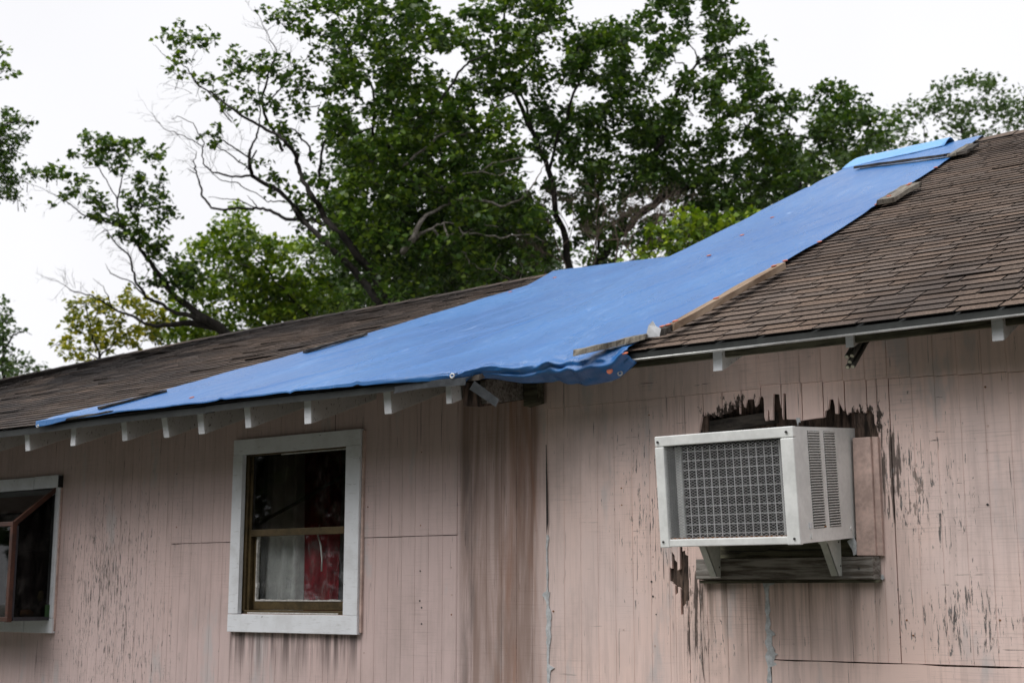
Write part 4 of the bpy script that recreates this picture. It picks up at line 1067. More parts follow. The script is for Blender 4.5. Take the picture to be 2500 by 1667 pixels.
def unproj(px, d):                                        # (N,2) pixels and (N,) depths -> points
    px = np.asarray(px, float); r = FW[None] * FPX + RT[None] * (px[:, :1] - CX) + UP[None] * (CY - px[:, 1:2])
    return CAM[None] + r * (np.asarray(d)[:, None] / FPX)
def inpoly(P, poly):
    x, y = P[:, 0], P[:, 1]; c = np.zeros(len(P), bool); j = len(poly) - 1
    for i in range(len(poly)):
        (xi, yi), (xj, yj) = poly[i], poly[j]
        with np.errstate(divide='ignore', invalid='ignore'):
            c ^= ((yi > y) != (yj > y)) & (x < (xj - xi) * (y - yi) / (yj - yi + 1e-12) + xi)
        j = i
    return c
def Zm(ox, oy, s, L): return [tuple([ox + a[0] * s, oy + a[1] * s] + [q * s for q in a[2:]]) for a in L]
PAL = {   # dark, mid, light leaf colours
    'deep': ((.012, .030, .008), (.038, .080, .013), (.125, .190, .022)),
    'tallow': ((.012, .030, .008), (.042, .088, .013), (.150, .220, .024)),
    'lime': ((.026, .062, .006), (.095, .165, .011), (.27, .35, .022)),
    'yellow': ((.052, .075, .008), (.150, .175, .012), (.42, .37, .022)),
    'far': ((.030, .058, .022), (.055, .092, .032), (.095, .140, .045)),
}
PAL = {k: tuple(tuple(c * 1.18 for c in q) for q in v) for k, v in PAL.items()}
class Tree:
    def __init__(s, name, label, d, base_px, pal='tallow', leaf=.080, cat='tree', group=None):
        s.d = d; s.pal = PAL[pal]; s.leaf = leaf; s.c = []; s.wood = MB(); s.dead = MB(); s.twig = MB()
        b = at_depth(base_px, 900, d); s.base = np.array([b[0], b[1], 0.0])
        s.root = empty(name, tuple(s.base)); tag(s.root, label, cat, group)
    def clusters(s, px, n_leaf, rad, spread, dc=None, lightp=.10, size=None):
        """px (N,2) cluster centres"""
        px = np.asarray(px, float); N = len(px)
        if N == 0: return
        dd = (s.d if dc is None else dc) + RNG.uniform(-spread, spread, N)
        C = unproj(px, dd); R = rad * RNG.uniform(.55, 1.15, N)
        cnt = np.maximum(3, RNG.poisson(n_leaf, N)); idx = np.repeat(np.arange(N), cnt); M = len(idx)
        q = RNG.normal(size=(M, 3)); q /= np.linalg.norm(q, axis=1)[:, None]; q *= (RNG.uniform(0, 1, M) ** .45)[:, None]
        ax = RNG.normal(size=(N, 3)); ax[:, 2] *= .4; ax /= np.linalg.norm(ax, axis=1)[:, None]
        q = q * np.array([1, 1, .62]) + ax[idx] * (np.sum(q * ax[idx], axis=1) * .7)[:, None]
        P = C[idx] + q * R[idx][:, None]
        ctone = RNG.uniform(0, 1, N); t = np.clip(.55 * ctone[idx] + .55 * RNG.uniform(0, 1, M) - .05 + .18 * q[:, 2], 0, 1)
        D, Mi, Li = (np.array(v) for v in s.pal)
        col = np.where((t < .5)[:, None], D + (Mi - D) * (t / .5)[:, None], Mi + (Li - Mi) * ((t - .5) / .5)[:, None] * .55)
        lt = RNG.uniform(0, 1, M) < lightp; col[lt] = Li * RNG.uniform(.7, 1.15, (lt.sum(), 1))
        sz = (s.leaf if size is None else size) * RNG.uniform(.7, 1.25, M)
        s.c.append((P, sz, col))
        # a thin twig through each cluster
        for k in range(N):
            if RNG.uniform() < .75:
                a = C[k] - ax[k] * R[k] * 1.3 - np.array([0, 0, R[k] * .7]); b_ = C[k] + ax[k] * R[k] * .7
                s.twig.tube([a, (a + b_) / 2 + RNG.normal(size=3) * .02, b_], [.007, .005, .002], 3, False)
    def blobs(s, L, cov=3.0, spread=.5, rad=.17, lightp=.10, per=16, dc=None, size=None):
        d = s.d if dc is None else dc; lp = (s.leaf if size is None else size) * FPX / d
        for (x, y, rx, ry) in L:
            n = max(1, int(round(math.pi * rx * ry * cov / (.36 * lp * lp) / per)))
            u = RNG.normal(size=(n, 2)) * .48; s.clusters(np.c_[x + u[:, 0] * rx, y + u[:, 1] * ry], per, rad, spread, dc, lightp, size)
    def fill(s, poly, cov=4.0, spread=.9, rad=.20, gaps=(), lightp=.10, per=22, thr=.10, fscale=.016, seed=0.0, dc=None, size=None):
        P = np.array(poly); lo_, hi = P.min(0), P.max(0); d = s.d if dc is None else dc; lp = (s.leaf if size is None else size) * FPX / d
        ar = .5 * abs(np.dot(P[:, 0], np.roll(P[:, 1], 1)) - np.dot(P[:, 1], np.roll(P[:, 0], 1)))
        n = int(ar * cov / (.36 * lp * lp) / per); got = []
        while len(got) < n:
            q = RNG.uniform(lo_, hi, (n, 2)); q = q[inpoly(q, poly)]
            for g_ in gaps: q = q[~inpoly(q, g_)]
            for a in q:
                if mnoise.noise(Vector((a[0] * fscale, a[1] * fscale, seed))) > -thr: got.append(a)
        s.clusters(got[:n], per, rad, spread, dc, lightp, size)
    def limb(s, L, dead=False, dz=0.0, wob=1.0, to_ground=False):
        """L: (px, py, r_px)"""
        d = s.d + dz; pts = []; rad = []
        for k in range(len(L)):
            pts.append(at_depth(L[k][0], L[k][1], d + .10 * math.sin(k * 1.7 + L[0][0]))); rad.append(L[k][2] * d / FPX)
        # subdivide with a little wander
        Q, Rr = [], []
        for k in range(len(pts) - 1):
            n = 4
            for j in range(n):
                t = j / n; p = pts[k] * (1 - t) + pts[k + 1] * t; r = rad[k] * (1 - t) + rad[k + 1] * t
                w = min(.05, np.linalg.norm(pts[k + 1] - pts[k]) * .06) * wob
                if j: p = p + RNG.normal(size=3) * w * .5
                Q.append(p); Rr.append(max(r, .003) * RNG.uniform(.93, 1.07))
        Q.append(pts[-1]); Rr.append(max(rad[-1], .002))
        if to_ground:
            b0 = np.array([s.base[0], s.base[1], -.1]); Q = [b0, (b0 + Q[0]) / 2 + np.array([.05, 0, 0])] + Q; Rr = [Rr[0] * 1.7, Rr[0] * 1.25] + Rr
        (s.dead if dead else s.wood).tube(Q, Rr, 7)
    def sprout(s, L, n, ln=46, r=.55):
        """fine bare twigs springing from a limb drawn in pixels"""
        for _ in range(n):
            k = int(RNG.integers(0, len(L) - 1)); t = RNG.uniform(); p = np.array(L[k][:2]) * (1 - t) + np.array(L[k + 1][:2]) * t
            d = np.array(L[k + 1][:2]) - np.array(L[k][:2]); an = math.atan2(-d[1], d[0]) + RNG.uniform(-1.2, 1.2); dd = s.d + RNG.uniform(-.3, .3)
            def go(p, an, ln, r, lev):
                pts = [p]; 
                for _ in range(3): an += RNG.uniform(-.35, .35); pts.append(pts[-1] + np.array([math.cos(an), -math.sin(an)]) * ln / 3)
                s.twig.tube([at_depth(q[0], q[1], dd + .03 * i) for i, q in enumerate(pts)], [r * dd / FPX, r * .8 * dd / FPX, r * .6 * dd / FPX, r * .35 * dd / FPX], 3, False)
                if lev:
                    for _ in range(2): go(pts[int(RNG.integers(1, 4))], an + RNG.uniform(-.9, .9), ln * .6, r * .7, lev - 1)
            go(p, an, ln * RNG.uniform(.6, 1.3), r * RNG.uniform(.8, 1.3), 2)
    def done(s):
        P = np.concatenate([a for a, _, _ in s.c]) if s.c else None
        if s.wood.v: s.wood.build('trunk', 'bark', s.root, True)
        if s.dead.v: s.dead.build('dead_branches', 'palebark', s.root, True)
        if s.twig.v: tag(s.twig.build('twigs', 'bark', s.root, True), kind='stuff')
        if P is not None:
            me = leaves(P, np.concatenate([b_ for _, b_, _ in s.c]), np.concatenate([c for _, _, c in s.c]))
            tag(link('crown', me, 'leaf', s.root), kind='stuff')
            return len(P)
z1 = lambda L: Zm(350, 0, .27636, L)
z2 = lambda L: Zm(350, 400, .27636, L)
z3 = lambda L: Zm(1000, 0, .27636, L)
z4 = lambda L: Zm(1000, 350, .29762, L)
z5 = lambda L: Zm(1600, 0, .27636, L)
z6 = lambda L: Zm(1850, 150, .27636, L)
z7 = lambda L: Zm(0, 280, .4274, L)

# ---- main tree with bare reaching limbs
T = Tree('tallow_tree', 'tall dark leafy tree with bare limbs reaching out over the low roof', 19.0, 960, 'tallow')
T.limb(z2([(2230,1330,44),(2200,1250,40),(2050,1000,36),(1850,750,34),(1700,580,31),(1600,480,29),(1560,380,27),(1500,300,25),(1420,170,23),(1380,50,21),(1340,-90,19),(1250,-200,17),(1180,-260,15),(1000,-350,13),(860,-430,12),(780,-490,10),(640,-600,8),(490,-690,7),(420,-790,5),(340,-820,3)]), dz=-1.15, to_ground=True)
T.limb(z2([(2120,1300,36),(1950,1050,35),(1800,880,31),(1650,730,28),(1500,590,24),(1400,500,20),(1330,400,16)]), dz=-1.2)
T.limb(z2([(1600,540,20),(1500,490,18),(1260,490,16),(1120,410,14),(1000,390,13),(960,400,12),(600,390,11),(520,290,10),(515,220,9),(470,90,7),(450,0,5),(470,-110,3)]), dz=-.3)
T.limb(z2([(470,90,5),(430,70,4),(390,45,2)]), dz=-.3)
T.limb(z2([(1400,480,20),(1350,390,20),(1200,240,21),(1100,190,20),(960,105,19),(940,20,17),(935,-80,14),(960,-160,10),(1000,-230,9),(1020,-320,8),(1030,-410,6),(1015,-660,5),(1010,-870,3)]))
T.limb(z2([(960,105,11),(780,115,9),(610,80,8),(530,0,6),(520,-140,6),(540,-180,5),(440,-360,4),(300,-420,3),(250,-390,2)]))
T.limb(z2([(520,-150,5),(350,-250,4),(180,-310,3),(100,-420,2),(60,-460,1)]))
T.limb(z2([(610,90,4),(700,150,4),(830,165,5),(900,220,5),(1000,260,4),(1100,340,5),(1190,330,6),(1250,330,8)]))
T.limb(z2([(980,385,6),(850,320,5),(740,310,4),(570,295,2)])); T.limb(z2([(1000,385,6),(960,320,4),(915,280,2)]))
T.limb(z1([(1230,1330,15),(1180,1200,14),(1100,1090,13),(1060,960,12),(1050,860,11),(1100,690,9),(1130,580,8),(1180,490,6),(1175,440,5),(1110,330,4),(1040,180,3),(980,60,1.5)]))
T.limb(z1([(1060,940,8),(1170,830,7),(1290,700,5),(1340,590,3)])); T.limb(z1([(1480,1420,11),(1470,1300,10),(1340,1150,7),(1200,1120,4),(1060,1150,3)]))
T.limb(z1([(940,1400,8),(780,1290,7),(650,1210,5),(560,1180,3)])); T.limb(z1([(930,1500,7),(800,1390,6),(640,1290,4),(610,1180,3)]))
T.limb(z1([(780,1080,6),(620,860,6),(460,730,6),(430,680,6),(390,600,5),(260,545,4),(200,500,3),(80,390,1)]))
T.limb(z1([(425,560,4),(440,500,3),(480,440,2)])); T.limb(z1([(1000,1330,7),(960,1400,9)])); T.limb(z1([(620,860,3),(615,740,3),(640,690,2)]))
T.limb(z1([(1560,1560,15),(1570,1400,13),(1600,1250,11),(1700,1190,9),(1870,1190,8),(2000,1140,7),(2180,1050,4)]))
T.limb(z1([(1810,780,10),(1780,640,9),(1815,540,8),(1780,390,7),(1760,200,6),(1680,100,4)])); T.limb(z1([(2060,700,12),(2110,620,11),(2210,540,10),(2352,440,7)]))
T.limb(z1([(1540,1020,7),(1560,930,6),(1400,960,4),(1240,1050,3)])); T.limb(z1([(2010,1560,16),(2020,1300,14),(2040,1000,13),(2030,800,11),(1960,650,9)]))
T.limb(z3([(-250,1340,22),(0,1130,18),(200,990,16),(330,820,13),(430,640,11),(530,540,9),(720,470,5),(800,350,3)]), dz=-.9)
T.limb(z3([(690,1170,10),(750,960,12),(820,880,9),(950,810,5)]), dz=-.7); T.limb(z3([(750,960,7),(700,840,5),(690,790,3)]), dz=-.7)
T.limb(z3([(-60,1480,14),(0,1430,14),(240,1210,10),(340,1165,8),(450,1195,7),(580,1160,4)]), dead=True, dz=-1.0)
T.limb(z4([(-60,900,26),(10,800,24),(100,630,17),(180,570,14),(290,510,12),(470,440,12),(600,470,11),(760,520,10),(900,470,8),(1000,360,7),(1060,260,5),(1120,160,3)]), dead=True, dz=-1.2)
T.limb(z4([(0,820,18),(90,740,15),(190,700,12),(250,770,10),(300,770,8),(360,740,6)]), dead=True, dz=-1.2)
T.limb(z4([(290,370,6),(430,250,8),(600,230,8),(680,160,7),(860,130,6),(1000,110,4)]), dead=True, dz=-1.1); T.limb(z4([(600,235,6),(700,265,6),(850,240,5),(1020,230,3)]), dead=True, dz=-1.1)
T.limb(z4([(280,650,8),(310,770,9),(360,870,8),(460,900,7),(490,990,4)]), dead=True, dz=-1.3); T.limb(z4([(180,700,6),(280,650,7),(380,660,6),(440,740,7),(560,740,7),(740,780,7),(860,755,6),(990,750,5),(1100,805,3)]), dead=True, dz=-1.3)
T.limb(z4([(440,745,6),(400,790,5),(350,810,4)]), dead=True, dz=-1.3); T.limb(z4([(460,740,5),(540,690,5),(640,675,4),(730,690,3)]), dead=True, dz=-1.3); T.limb(z4([(510,985,3),(600,1035,3),(690,1030,3),(850,1140,2)]), dead=True, dz=-1.3)
T.limb(z4([(690,1040,3),(710,970,3),(750,900,2)]), dead=True, dz=-1.3); T.limb(z4([(905,1125,3),(930,1020,3),(900,980,2)]), dead=True, dz=-1.3)
T.blobs(z1([(200,260,40,50),(300,270,60,60),(260,330,60,60),(400,310,50,40),(500,270,40,70),(380,370,60,50),(340,470,50,60),(480,400,50,40),(590,370,50,60),(550,440,40,30),(210,610,40,30),(270,600,50,40),(320,670,30,30),(480,700,40,40),(600,640,40,40),(690,660,40,30),(600,715,30,20),(680,850,60,50),(720,930,60,50),(860,1040,30,40),(680,1140,50,25),(640,1215,45,45),(680,1290,40,30),(540,1190,25,25),(790,930,40,60)]), 2.2, .25, .12, .35, 8)
T.blobs(z1([(790,460,60,60),(740,540,60,40),(840,570,60,60),(900,600,40,40),(770,690,50,50),(860,690,60,40),(950,650,50,50),(930,780,40,50),(980,510,50,50),(1050,600,80,60),(1100,480,50,60),(1150,620,80,60),(1200,680,60,60),(1280,530,60,60),(1340,600,60,50),(1440,610,50,30),(1270,760,70,60),(1340,720,50,40),(970,880,50,60),(1160,930,80,60),(1400,800,80,70),(1390,900,80,70),(1400,980,50,40),(1560,800,70,50),(1040,100,40,30),(1140,120,70,60),(1280,190,80,60),(1380,250,70,70),(1440,300,40,40),(1500,430,40,60),(1540,550,50,60),(1640,560,40,60),(1300,60,80,60),(1420,80,80,70),(1550,60,80,60),(1480,230,30,30),(1560,240,40,30),(1700,220,70,80),(1700,330,60,50),(1640,400,50,40),(1720,460,60,60),(1760,530,40,40),(1200,1110,80,50),(1280,1210,80,60),(1330,1300,40,30),(1000,890,60,60),(1480,700,40,40),(1640,760,40,40),(1720,800,60,60),(930,1390,60,25),(1120,1420,40,25),(1180,1540,80,40),(960,1440,40,15)]), 3.0, .35, .14, .14, 10)
T.blobs(z2([(1180,120,80,50),(1170,230,60,40),(1330,240,60,60),(1360,330,60,60),(1420,420,80,60),(1440,540,70,70),(1560,620,60,60),(1500,430,60,60)]), 2.6, .35, .14, .3, 10)
for LL, nn in [(z1([(1250,1370),(1000,1220),(780,1080),(490,880),(340,750)]), 26), (z1([(620,860),(460,730),(390,600),(200,500)]), 16), (z2([(600,390),(515,220),(470,90),(470,-110)]), 10), (z2([(960,105),(780,115),(610,80),(530,0),(440,-360),(250,-390)]), 22), (z2([(520,-150),(350,-250),(180,-310),(60,-460)]), 14), (z1([(1100,690),(1180,490),(1110,330),(980,60)]), 18), (z1([(940,1400),(780,1290),(560,1180)]), 12), (z1([(1480,1420),(1340,1150),(1060,1150)]), 14), (z1([(1060,940),(1290,700),(1340,590)]), 12)]: T.sprout(LL, nn // 2)
P1 = [(770,0),(1050,0),(1058,30),(1098,60),(1088,85),(1062,150),(1078,200),(1140,200),(1170,230),(1190,270),(1250,262),(1262,300),(1238,330),(1266,340),(1256,400),(1240,425),(1300,440),(1325,480),(1338,560),(1345,650),(1300,690),(900,760),(840,750),(800,660),(790,560),(775,500),(768,430),(770,370),(792,330),(805,250),(822,170),(812,110),(780,60)]
P1 = [(a, -90 if c == 0 else c) for a, c in P1]
T.fill(P1, 4.1, 1.6, .155, [[(1062,130),(1120,150),(1110,210),(1070,215)], [(762,620),(812,680),(800,730),(770,700)]], .10, 20, .16, .014, 1.0)
LOW1 = [(830,330),(1000,300),(1180,320),(1240,430),(1330,520),(1340,650),(1300,690),(900,770),(830,700),(800,560)]
T.fill(LOW1, 6.0, 1.0, .20, [], .02, 24, .6, .014, 2.0, 21.2)
T.fill([(820,20),(1080,30),(1060,150),(1180,240),(1250,330),(1230,430),(1320,500),(1330,600),(1280,660),(1000,690),(860,600),(800,420),(800,250)], .55, .3, .15, [], .42, 12, .05, .02, 31.0, 17.9)
T.blobs(z3([(140,1130,110,50),(280,1120,110,40),(420,1060,90,40),(560,1040,110,50),(700,1060,80,50),(860,980,50,60),(900,1040,50,40),(820,1060,60,60),(840,1130,70,50),(900,1230,60,50)]), 2.4, .3, .14, .45, 10, 18.0)
T.done()

# ---- middle tree, top centre
T = Tree('tallow_tree', 'leafy tree crown filling the gap between the two tallest trees', 20.0, 1330, 'tallow')
P2 = [(1125,30),(1200,0),(1375,0),(1382,50),(1430,62),(1470,45),(1500,70),(1502,118),(1440,130),(1420,170),(1400,200),(1310,190),(1282,225),(1250,225),(1205,262),(1180,225),(1140,180),(1085,150),(1080,110),(1130,80)]
P2 = [(a, -90 if c == 0 else c) for a, c in P2]
T.fill(P2, 3.4, 1.2, .145, [[(1240,38),(1330,42),(1325,60),(1250,62)], [(1345,75),(1380,72),(1375,95),(1340,92)], [(1190,180),(1225,170),(1222,205),(1195,205)]], .14, 16, .20, .018, 5.0)
T.limb([(1400,700,9),(1375,560,8),(1340,420,7),(1300,320,6),(1262,240,5),(1230,140,4),(1225,60,3),(1240,0,2)], to_ground=True)
T.limb([(1300,320,4),(1270,200,3),(1310,90,2.5),(1330,20,2)]); T.limb([(1340,420,4),(1390,260,3.5),(1440,130,3),(1465,70,2)])
T.blobs([(1300,20,60,25),(1345,20,35,25),(1430,90,60,30),(1270,140,60,40),(1215,210,35,30),(1120,80,20,25),(1215,30,25,25)], 2.6, .5, .16, .14, 12)
T.done()

# ---- right-hand tall tree
T = Tree('tallow_tree', 'broad tall tree with a dark leaning trunk behind the blue tarp', 20.5, 1620, 'deep')
P3 = [(1372,160),(1430,135),(1512,22),(1580,35),(1622,0),(1725,0),(1775,25),(1786,60),(1818,66),(1822,92),(1848,112),(1862,104),(1882,160),(1878,200),(1868,240),(1905,235),(1960,232),(1998,205),(2058,200),(2072,232),(2128,247),(2148,262),(2158,290),(2178,312),(2160,350),(2130,365),(2090,405),(1980,445),(1860,525),(1780,565),(1700,605),(1640,625),(1500,645),(1400,645),(1352,600),(1342,500),(1302,385),(1288,285),(1312,225),(1342,195)]
GP3 = [[(1432,122),(1482,118),(1470,180),(1440,172)], [(1290,385),(1335,385),(1330,440),(1292,440)], [(1368,540),(1410,545),(1405,605),(1370,600)], [(1490,600),(1570,590),(1560,635),(1490,640)], [(1618,140),(1665,100),(1718,112),(1716,145),(1640,185)], [(1760,150),(1795,105),(1800,128),(1775,165)], [(1878,205),(1940,240),(1900,255)], [(1430,330),(1470,345),(1465,390),(1432,385)], [(1868,285),(1895,285),(1890,305),(1868,302)], [(1940,360),(1960,330),(1975,345),(1955,385)], [(1785,290),(1830,275),(1835,310),(1800,318)]]
P3 = [(a, -90 if c == 0 else c) for a, c in P3]
T.fill(P3, 3.7, 1.5, .15, GP3, .08, 18, .12, .015, 9.0)
T.fill([(1310,280),(1450,240),(1600,300),(1750,330),(1900,330),(2060,330),(2080,400),(1900,490),(1740,560),(1640,480),(1500,430),(1360,420)], 2.6, .9, .2, GP3, .05, 20, .14, .016, 4.0, 21.5)
T.blobs(z5([(600,60,110,50),(500,120,120,80),(640,190,60,60),(760,260,50,60),(920,380,50,50),(820,470,80,60),(980,570,60,40),(880,620,60,50),(960,760,50,50),(1110,840,60,50),(1380,860,60,50),(1480,770,50,50),(1560,760,60,40),(1660,740,30,40),(1720,850,70,50),(1880,920,50,40),(1930,1000,60,50),(2060,1060,60,40)]), 3.0, .5, .15, .06, 10)
T.blobs(z5([(930,1260,70,60),(1060,1420,70,50),(1100,1490,70,40),(20,1130,50,50),(560,960,60,40),(740,980,60,60),(1990,1000,40,60)]), 3.0, .3, .15, .6, 12, 19.6)
T.limb(z4([(1450,1120,26),(1550,960,29),(1750,720,34),(1900,570,34),(2080,450,30),(2250,370,26),(2352,350,22)]), to_ground=True)
T.limb(z5([(0,1330,22),(60,1250,24),(70,1100,22),(150,950,20),(200,800,17),(260,680,14),(380,540,10),(430,510,9),(520,545,8),(620,480,5),(700,460,3)]))
T.limb(z5([(265,640,7),(250,560,6),(180,560,5),(130,420,4)])); T.limb(z5([(380,520,7),(330,430,5),(280,380,5),(290,320,4),(420,300,3)])); T.limb(z5([(470,640,6),(560,560,6),(640,520,4)]))
T.limb(z5([(780,1090,8),(850,1130,8),(1000,1210,9),(1150,1190,9),(1330,1220,10),(1450,1250,7),(1600,1240,4)])); T.limb(z5([(1370,1150,5),(1450,1060,8),(1450,960,7),(1500,900,4)]))
T.limb(z5([(1100,1390,14),(1220,1340,12),(1300,1260,9)])); T.limb(z4([(1560,900,12),(1550,700,16),(1545,450,13),(1550,330,9),(1450,230,6),(1320,170,4)])); T.limb(z4([(1120,400,5),(1290,420,6),(1420,470,5),(1460,560,4),(1560,740,3)]))
T.limb(z6([(500,1350,9),(350,1200,6),(380,1060,10),(400,950,6)])); T.limb(z6([(420,760,5),(560,880,6),(680,950,5)]))
T.done()

# ---- right neighbour, set farther back
T = Tree('broadleaf_tree', 'hazy rounded tree behind the right roof ridge', 29.0, 2300, 'far', .10)
T.blobs(z6([(1600,240,70,50),(1700,190,60,50),(1850,170,100,50),(1970,200,70,60),(2050,170,50,40),(2080,250,60,50),(1980,280,60,50),(1620,310,50,40),(1560,370,60,50),(1420,390,80,50),(1300,430,80,60),(1250,500,60,50),(1450,480,80,40),(1600,430,100,60),(1750,400,100,60),(1850,430,100,70),(1990,450,100,60),(2120,400,90,80),(2250,340,80,60),(2300,430,80,60),(2200,480,80,60),(1700,520,100,50),(1850,540,80,50),(1650,620,70,40),(1780,640,80,50),(1900,600,80,50),(1300,600,60,60),(1220,600,50,60),(1200,700,60,60),(1320,700,50,50),(1430,700,50,30),(2300,590,60,50),(1950,660,60,30),(1700,710,80,30),(2100,620,80,40),(2250,600,60,40),(2400,420,80,80),(2450,520,80,60)]), 2.6, 1.2, .26, .05, 12)
T.limb(z6([(1900,1100,24),(1850,800,18),(1820,640,14),(1780,560,10),(1900,420,7),(2000,300,4)]), to_ground=True); T.limb(z6([(1820,640,8),(1640,540,5),(1500,420,3)])); T.limb(z6([(1850,720,6),(2100,560,3),(2250,420,2)])); T.limb(z6([(1480,740,5),(1470,600,3),(1440,480,2)]))
T.done()
T = Tree('broadleaf_tree', 'dark tree whose lower crown shows between the tarp ridge and hazy tree', 25.0, 2020, 'far', .095)
T.fill([(1880,430),(1960,360),(2060,370),(2120,340),(2170,330),(2190,380),(2100,420),(2000,470),(1900,540),(1800,600),(1780,560)], 3.4, 1.0, .24, [[(1945,425),(1985,425),(1965,475),(1940,470)]], .05, 16, .25, .02, 6.0)
T.limb([(1960,700,7),(1958,560,6),(1965,450,5),(1990,400,3)], to_ground=True)
T.done()

# ---- slender leaning tree at the left
T = Tree('slender_tree', 'slender leaning tree with airy leaf sprays above the low roof', 21.0, 520, 'tallow')
T.limb(z7([(1400,1330,34),(1250,1210,30),(1170,1160,24),(1100,1110,20),(1000,1040,18),(930,950,16),(860,840,13),(800,770,11),(760,700,10),(690,640,8),(560,600,5),(470,570,4),(400,510,3),(310,455,2),(180,400,1)]), to_ground=True)
T.limb(z7([(690,640,6),(675,560,5),(670,490,5),(690,400,4),(700,350,3),(730,260,2)])); T.limb(z7([(670,490,4),(620,400,3),(570,310,3),(540,280,2)])); T.limb(z7([(800,720,5),(790,610,4),(770,560,3),(850,500,2)]))
T.limb(z7([(1200,1180,20),(1010,1135,12),(900,1070,10),(830,1040,9),(770,940,7),(745,820,6),(660,735,4),(600,650,2),(530,720,1)])); T.limb(z7([(830,1040,5),(760,960,4),(630,905,3),(600,850,1)]))
T.limb(z7([(1250,1215,26),(1050,1190,18),(900,1210,12),(820,1190,9),(760,1150,8),(640,1100,6),(520,1030,4),(400,1000,3),(325,948,1)])); T.limb(z7([(640,1100,4),(590,980,2),(530,935,1)]))
T.sprout(z7([(690,640),(560,600),(400,510),(180,400)]), 12, 36, .5); T.sprout(z7([(830,1040),(745,820),(600,650)]), 16, 36, .5); T.sprout(z7([(760,1150),(520,1030),(325,948)]), 16, 36, .5)
T.blobs(z7([(190,330,50,30),(295,320,45,50),(370,310,25,40),(450,380,50,40),(400,460,80,40),(510,480,50,60),(600,520,60,60),(560,150,90,70),(490,220,80,40),(620,200,60,60),(570,270,60,40),(720,200,60,70),(690,290,60,40),(790,160,40,30),(850,240,50,40),(900,220,30,40),(900,315,20,15),(770,340,30,40),(820,400,60,40),(930,390,35,35),(920,450,30,30),(760,470,70,50),(860,510,80,50),(960,560,50,60),(900,600,50,30),(700,600,60,50),(710,690,50,40),(780,650,50,40),(800,720,70,60),(900,760,60,60),(880,840,40,50),(860,960,40,30),(920,930,60,50),(1000,890,60,80),(1080,860,60,50),(1060,960,50,60),(1120,900,50,60),(1000,1020,60,50),(550,570,50,40),(660,600,40,40),(760,560,40,40),(860,430,40,30),(930,720,40,30)]), 2.7, .35, .13, .16, 10)
T.done()

# ---- yellowing shrub tree at the low roof's ridge
T = Tree('yellowing_shrub', 'yellow-green shrub tree behind the low roof ridge', 22.0, 300, 'yellow', .085)
T.blobs(z7([(500,1050,80,35),(430,1085,50,35),(450,1150,60,40),(560,1110,70,60),(500,1190,60,50),(400,1220,50,50),(380,1280,40,40),(370,1340,50,40),(450,1380,80,30),(570,1250,80,50),(690,1170,60,40),(660,1230,60,50),(800,1230,60,50),(720,1290,90,40),(860,1280,50,40),(740,1060,60,60),(830,1120,80,60),(900,1180,90,60),(620,1330,100,40),(720,1020,40,40)]), 2.8, .5, .15, .22, 11)
T.limb(z7([(600,1700,14),(590,1500,10),(570,1380,8),(520,1250,6),(500,1150,4),(490,1050,2)]), to_ground=True); T.limb(z7([(570,1380,5),(680,1280,4),(800,1200,2)])); T.limb(z7([(570,1400,5),(470,1340,3),(380,1330,2)]))
T.done()
T = Tree('green_shrub', 'dense bright green shrub tree beside the dark tall tree', 22.5, 650, 'lime', .085)
P6 = [(452,622),(470,592),(518,562),(545,528),(568,512),(585,482),(600,500),(622,562),(660,582),(700,602),(722,600),(735,575),(762,572),(792,602),(828,640),(840,740),(780,790),(600,820),(450,850),(390,840),(425,740),(448,700)]
T.fill(P6, 4.6, .8, .18, [[(470,660),(505,665),(500,690),(475,690)], [(485,690),(520,695),(512,715),(490,712)], [(765,680),(800,700),(810,745),(770,735)]], .18, 18, .30, .016, 3.0)
T.fill([(520,650),(700,640),(830,690),(820,770),(600,820),(480,820)], 3.0, .6, .2, [], .06, 20, .4, .016, 8.0, 23.6)
T.limb(z2([(1490,1400,9),(1430,1300,8),(1280,1160,8),(1130,980,8),(1030,870,7),(930,780,6),(780,700,5),(700,580,4)]), dz=-.5, to_ground=True); T.limb(z2([(1480,1370,5),(1400,1240,5),(1300,1090,4),(1230,1030,3)]), dz=-.5)
T.limb(z2([(1050,960,5),(930,910,4),(850,880,3)]), dead=True, dz=-.6); T.limb(z2([(880,1110,4),(740,960,4),(700,810,3)]), dead=True, dz=-.6)
T.blobs(z2([(1040,700,90,60),(1100,660,50,40)]), 2.6, .3, .14, .75, 10, 22.0)
T.done()
# ---- dark growth closing the view between the trunks
T = Tree('evergreen_thicket', 'dark evergreen thicket behind the tall trees above the roof ridge', 25.0, 1100, 'deep', .10, 'thicket')
T.fill([(830,560),(1000,470),(1250,480),(1350,560),(1360,660),(1300,720),(900,800),(780,820),(700,800),(760,740)], 4.5, .9, .30, [], .04, 26, .5, .02, 2.0)
T.fill([(1340,560),(1500,560),(1700,540),(1850,480),(1900,500),(1800,600),(1650,660),(1340,680)], 1.2, .7, .26, GP3, .04, 18, .1, .02, 7.0)
T.limb([(1100,900,10),(1090,700,8),(1060,560,5),(1040,480,3)], to_ground=True)
T.done()
T = Tree('lime_shrub', 'lime green bush showing behind the middle of the tarp edge', 18.2, 1700, 'lime', .085)
T.fill([(1580,570),(1640,505),(1690,495),(1780,520),(1850,515),(1810,570),(1700,630),(1560,650),(1500,650),(1560,610)], 3.0, .45, .15, [[(1520,595),(1570,590),(1560,620)]], .32, 16, .25, .02, 1.5)
T.limb([(1690,800,7),(1685,660,5),(1680,560,3)], to_ground=True)
T.done()
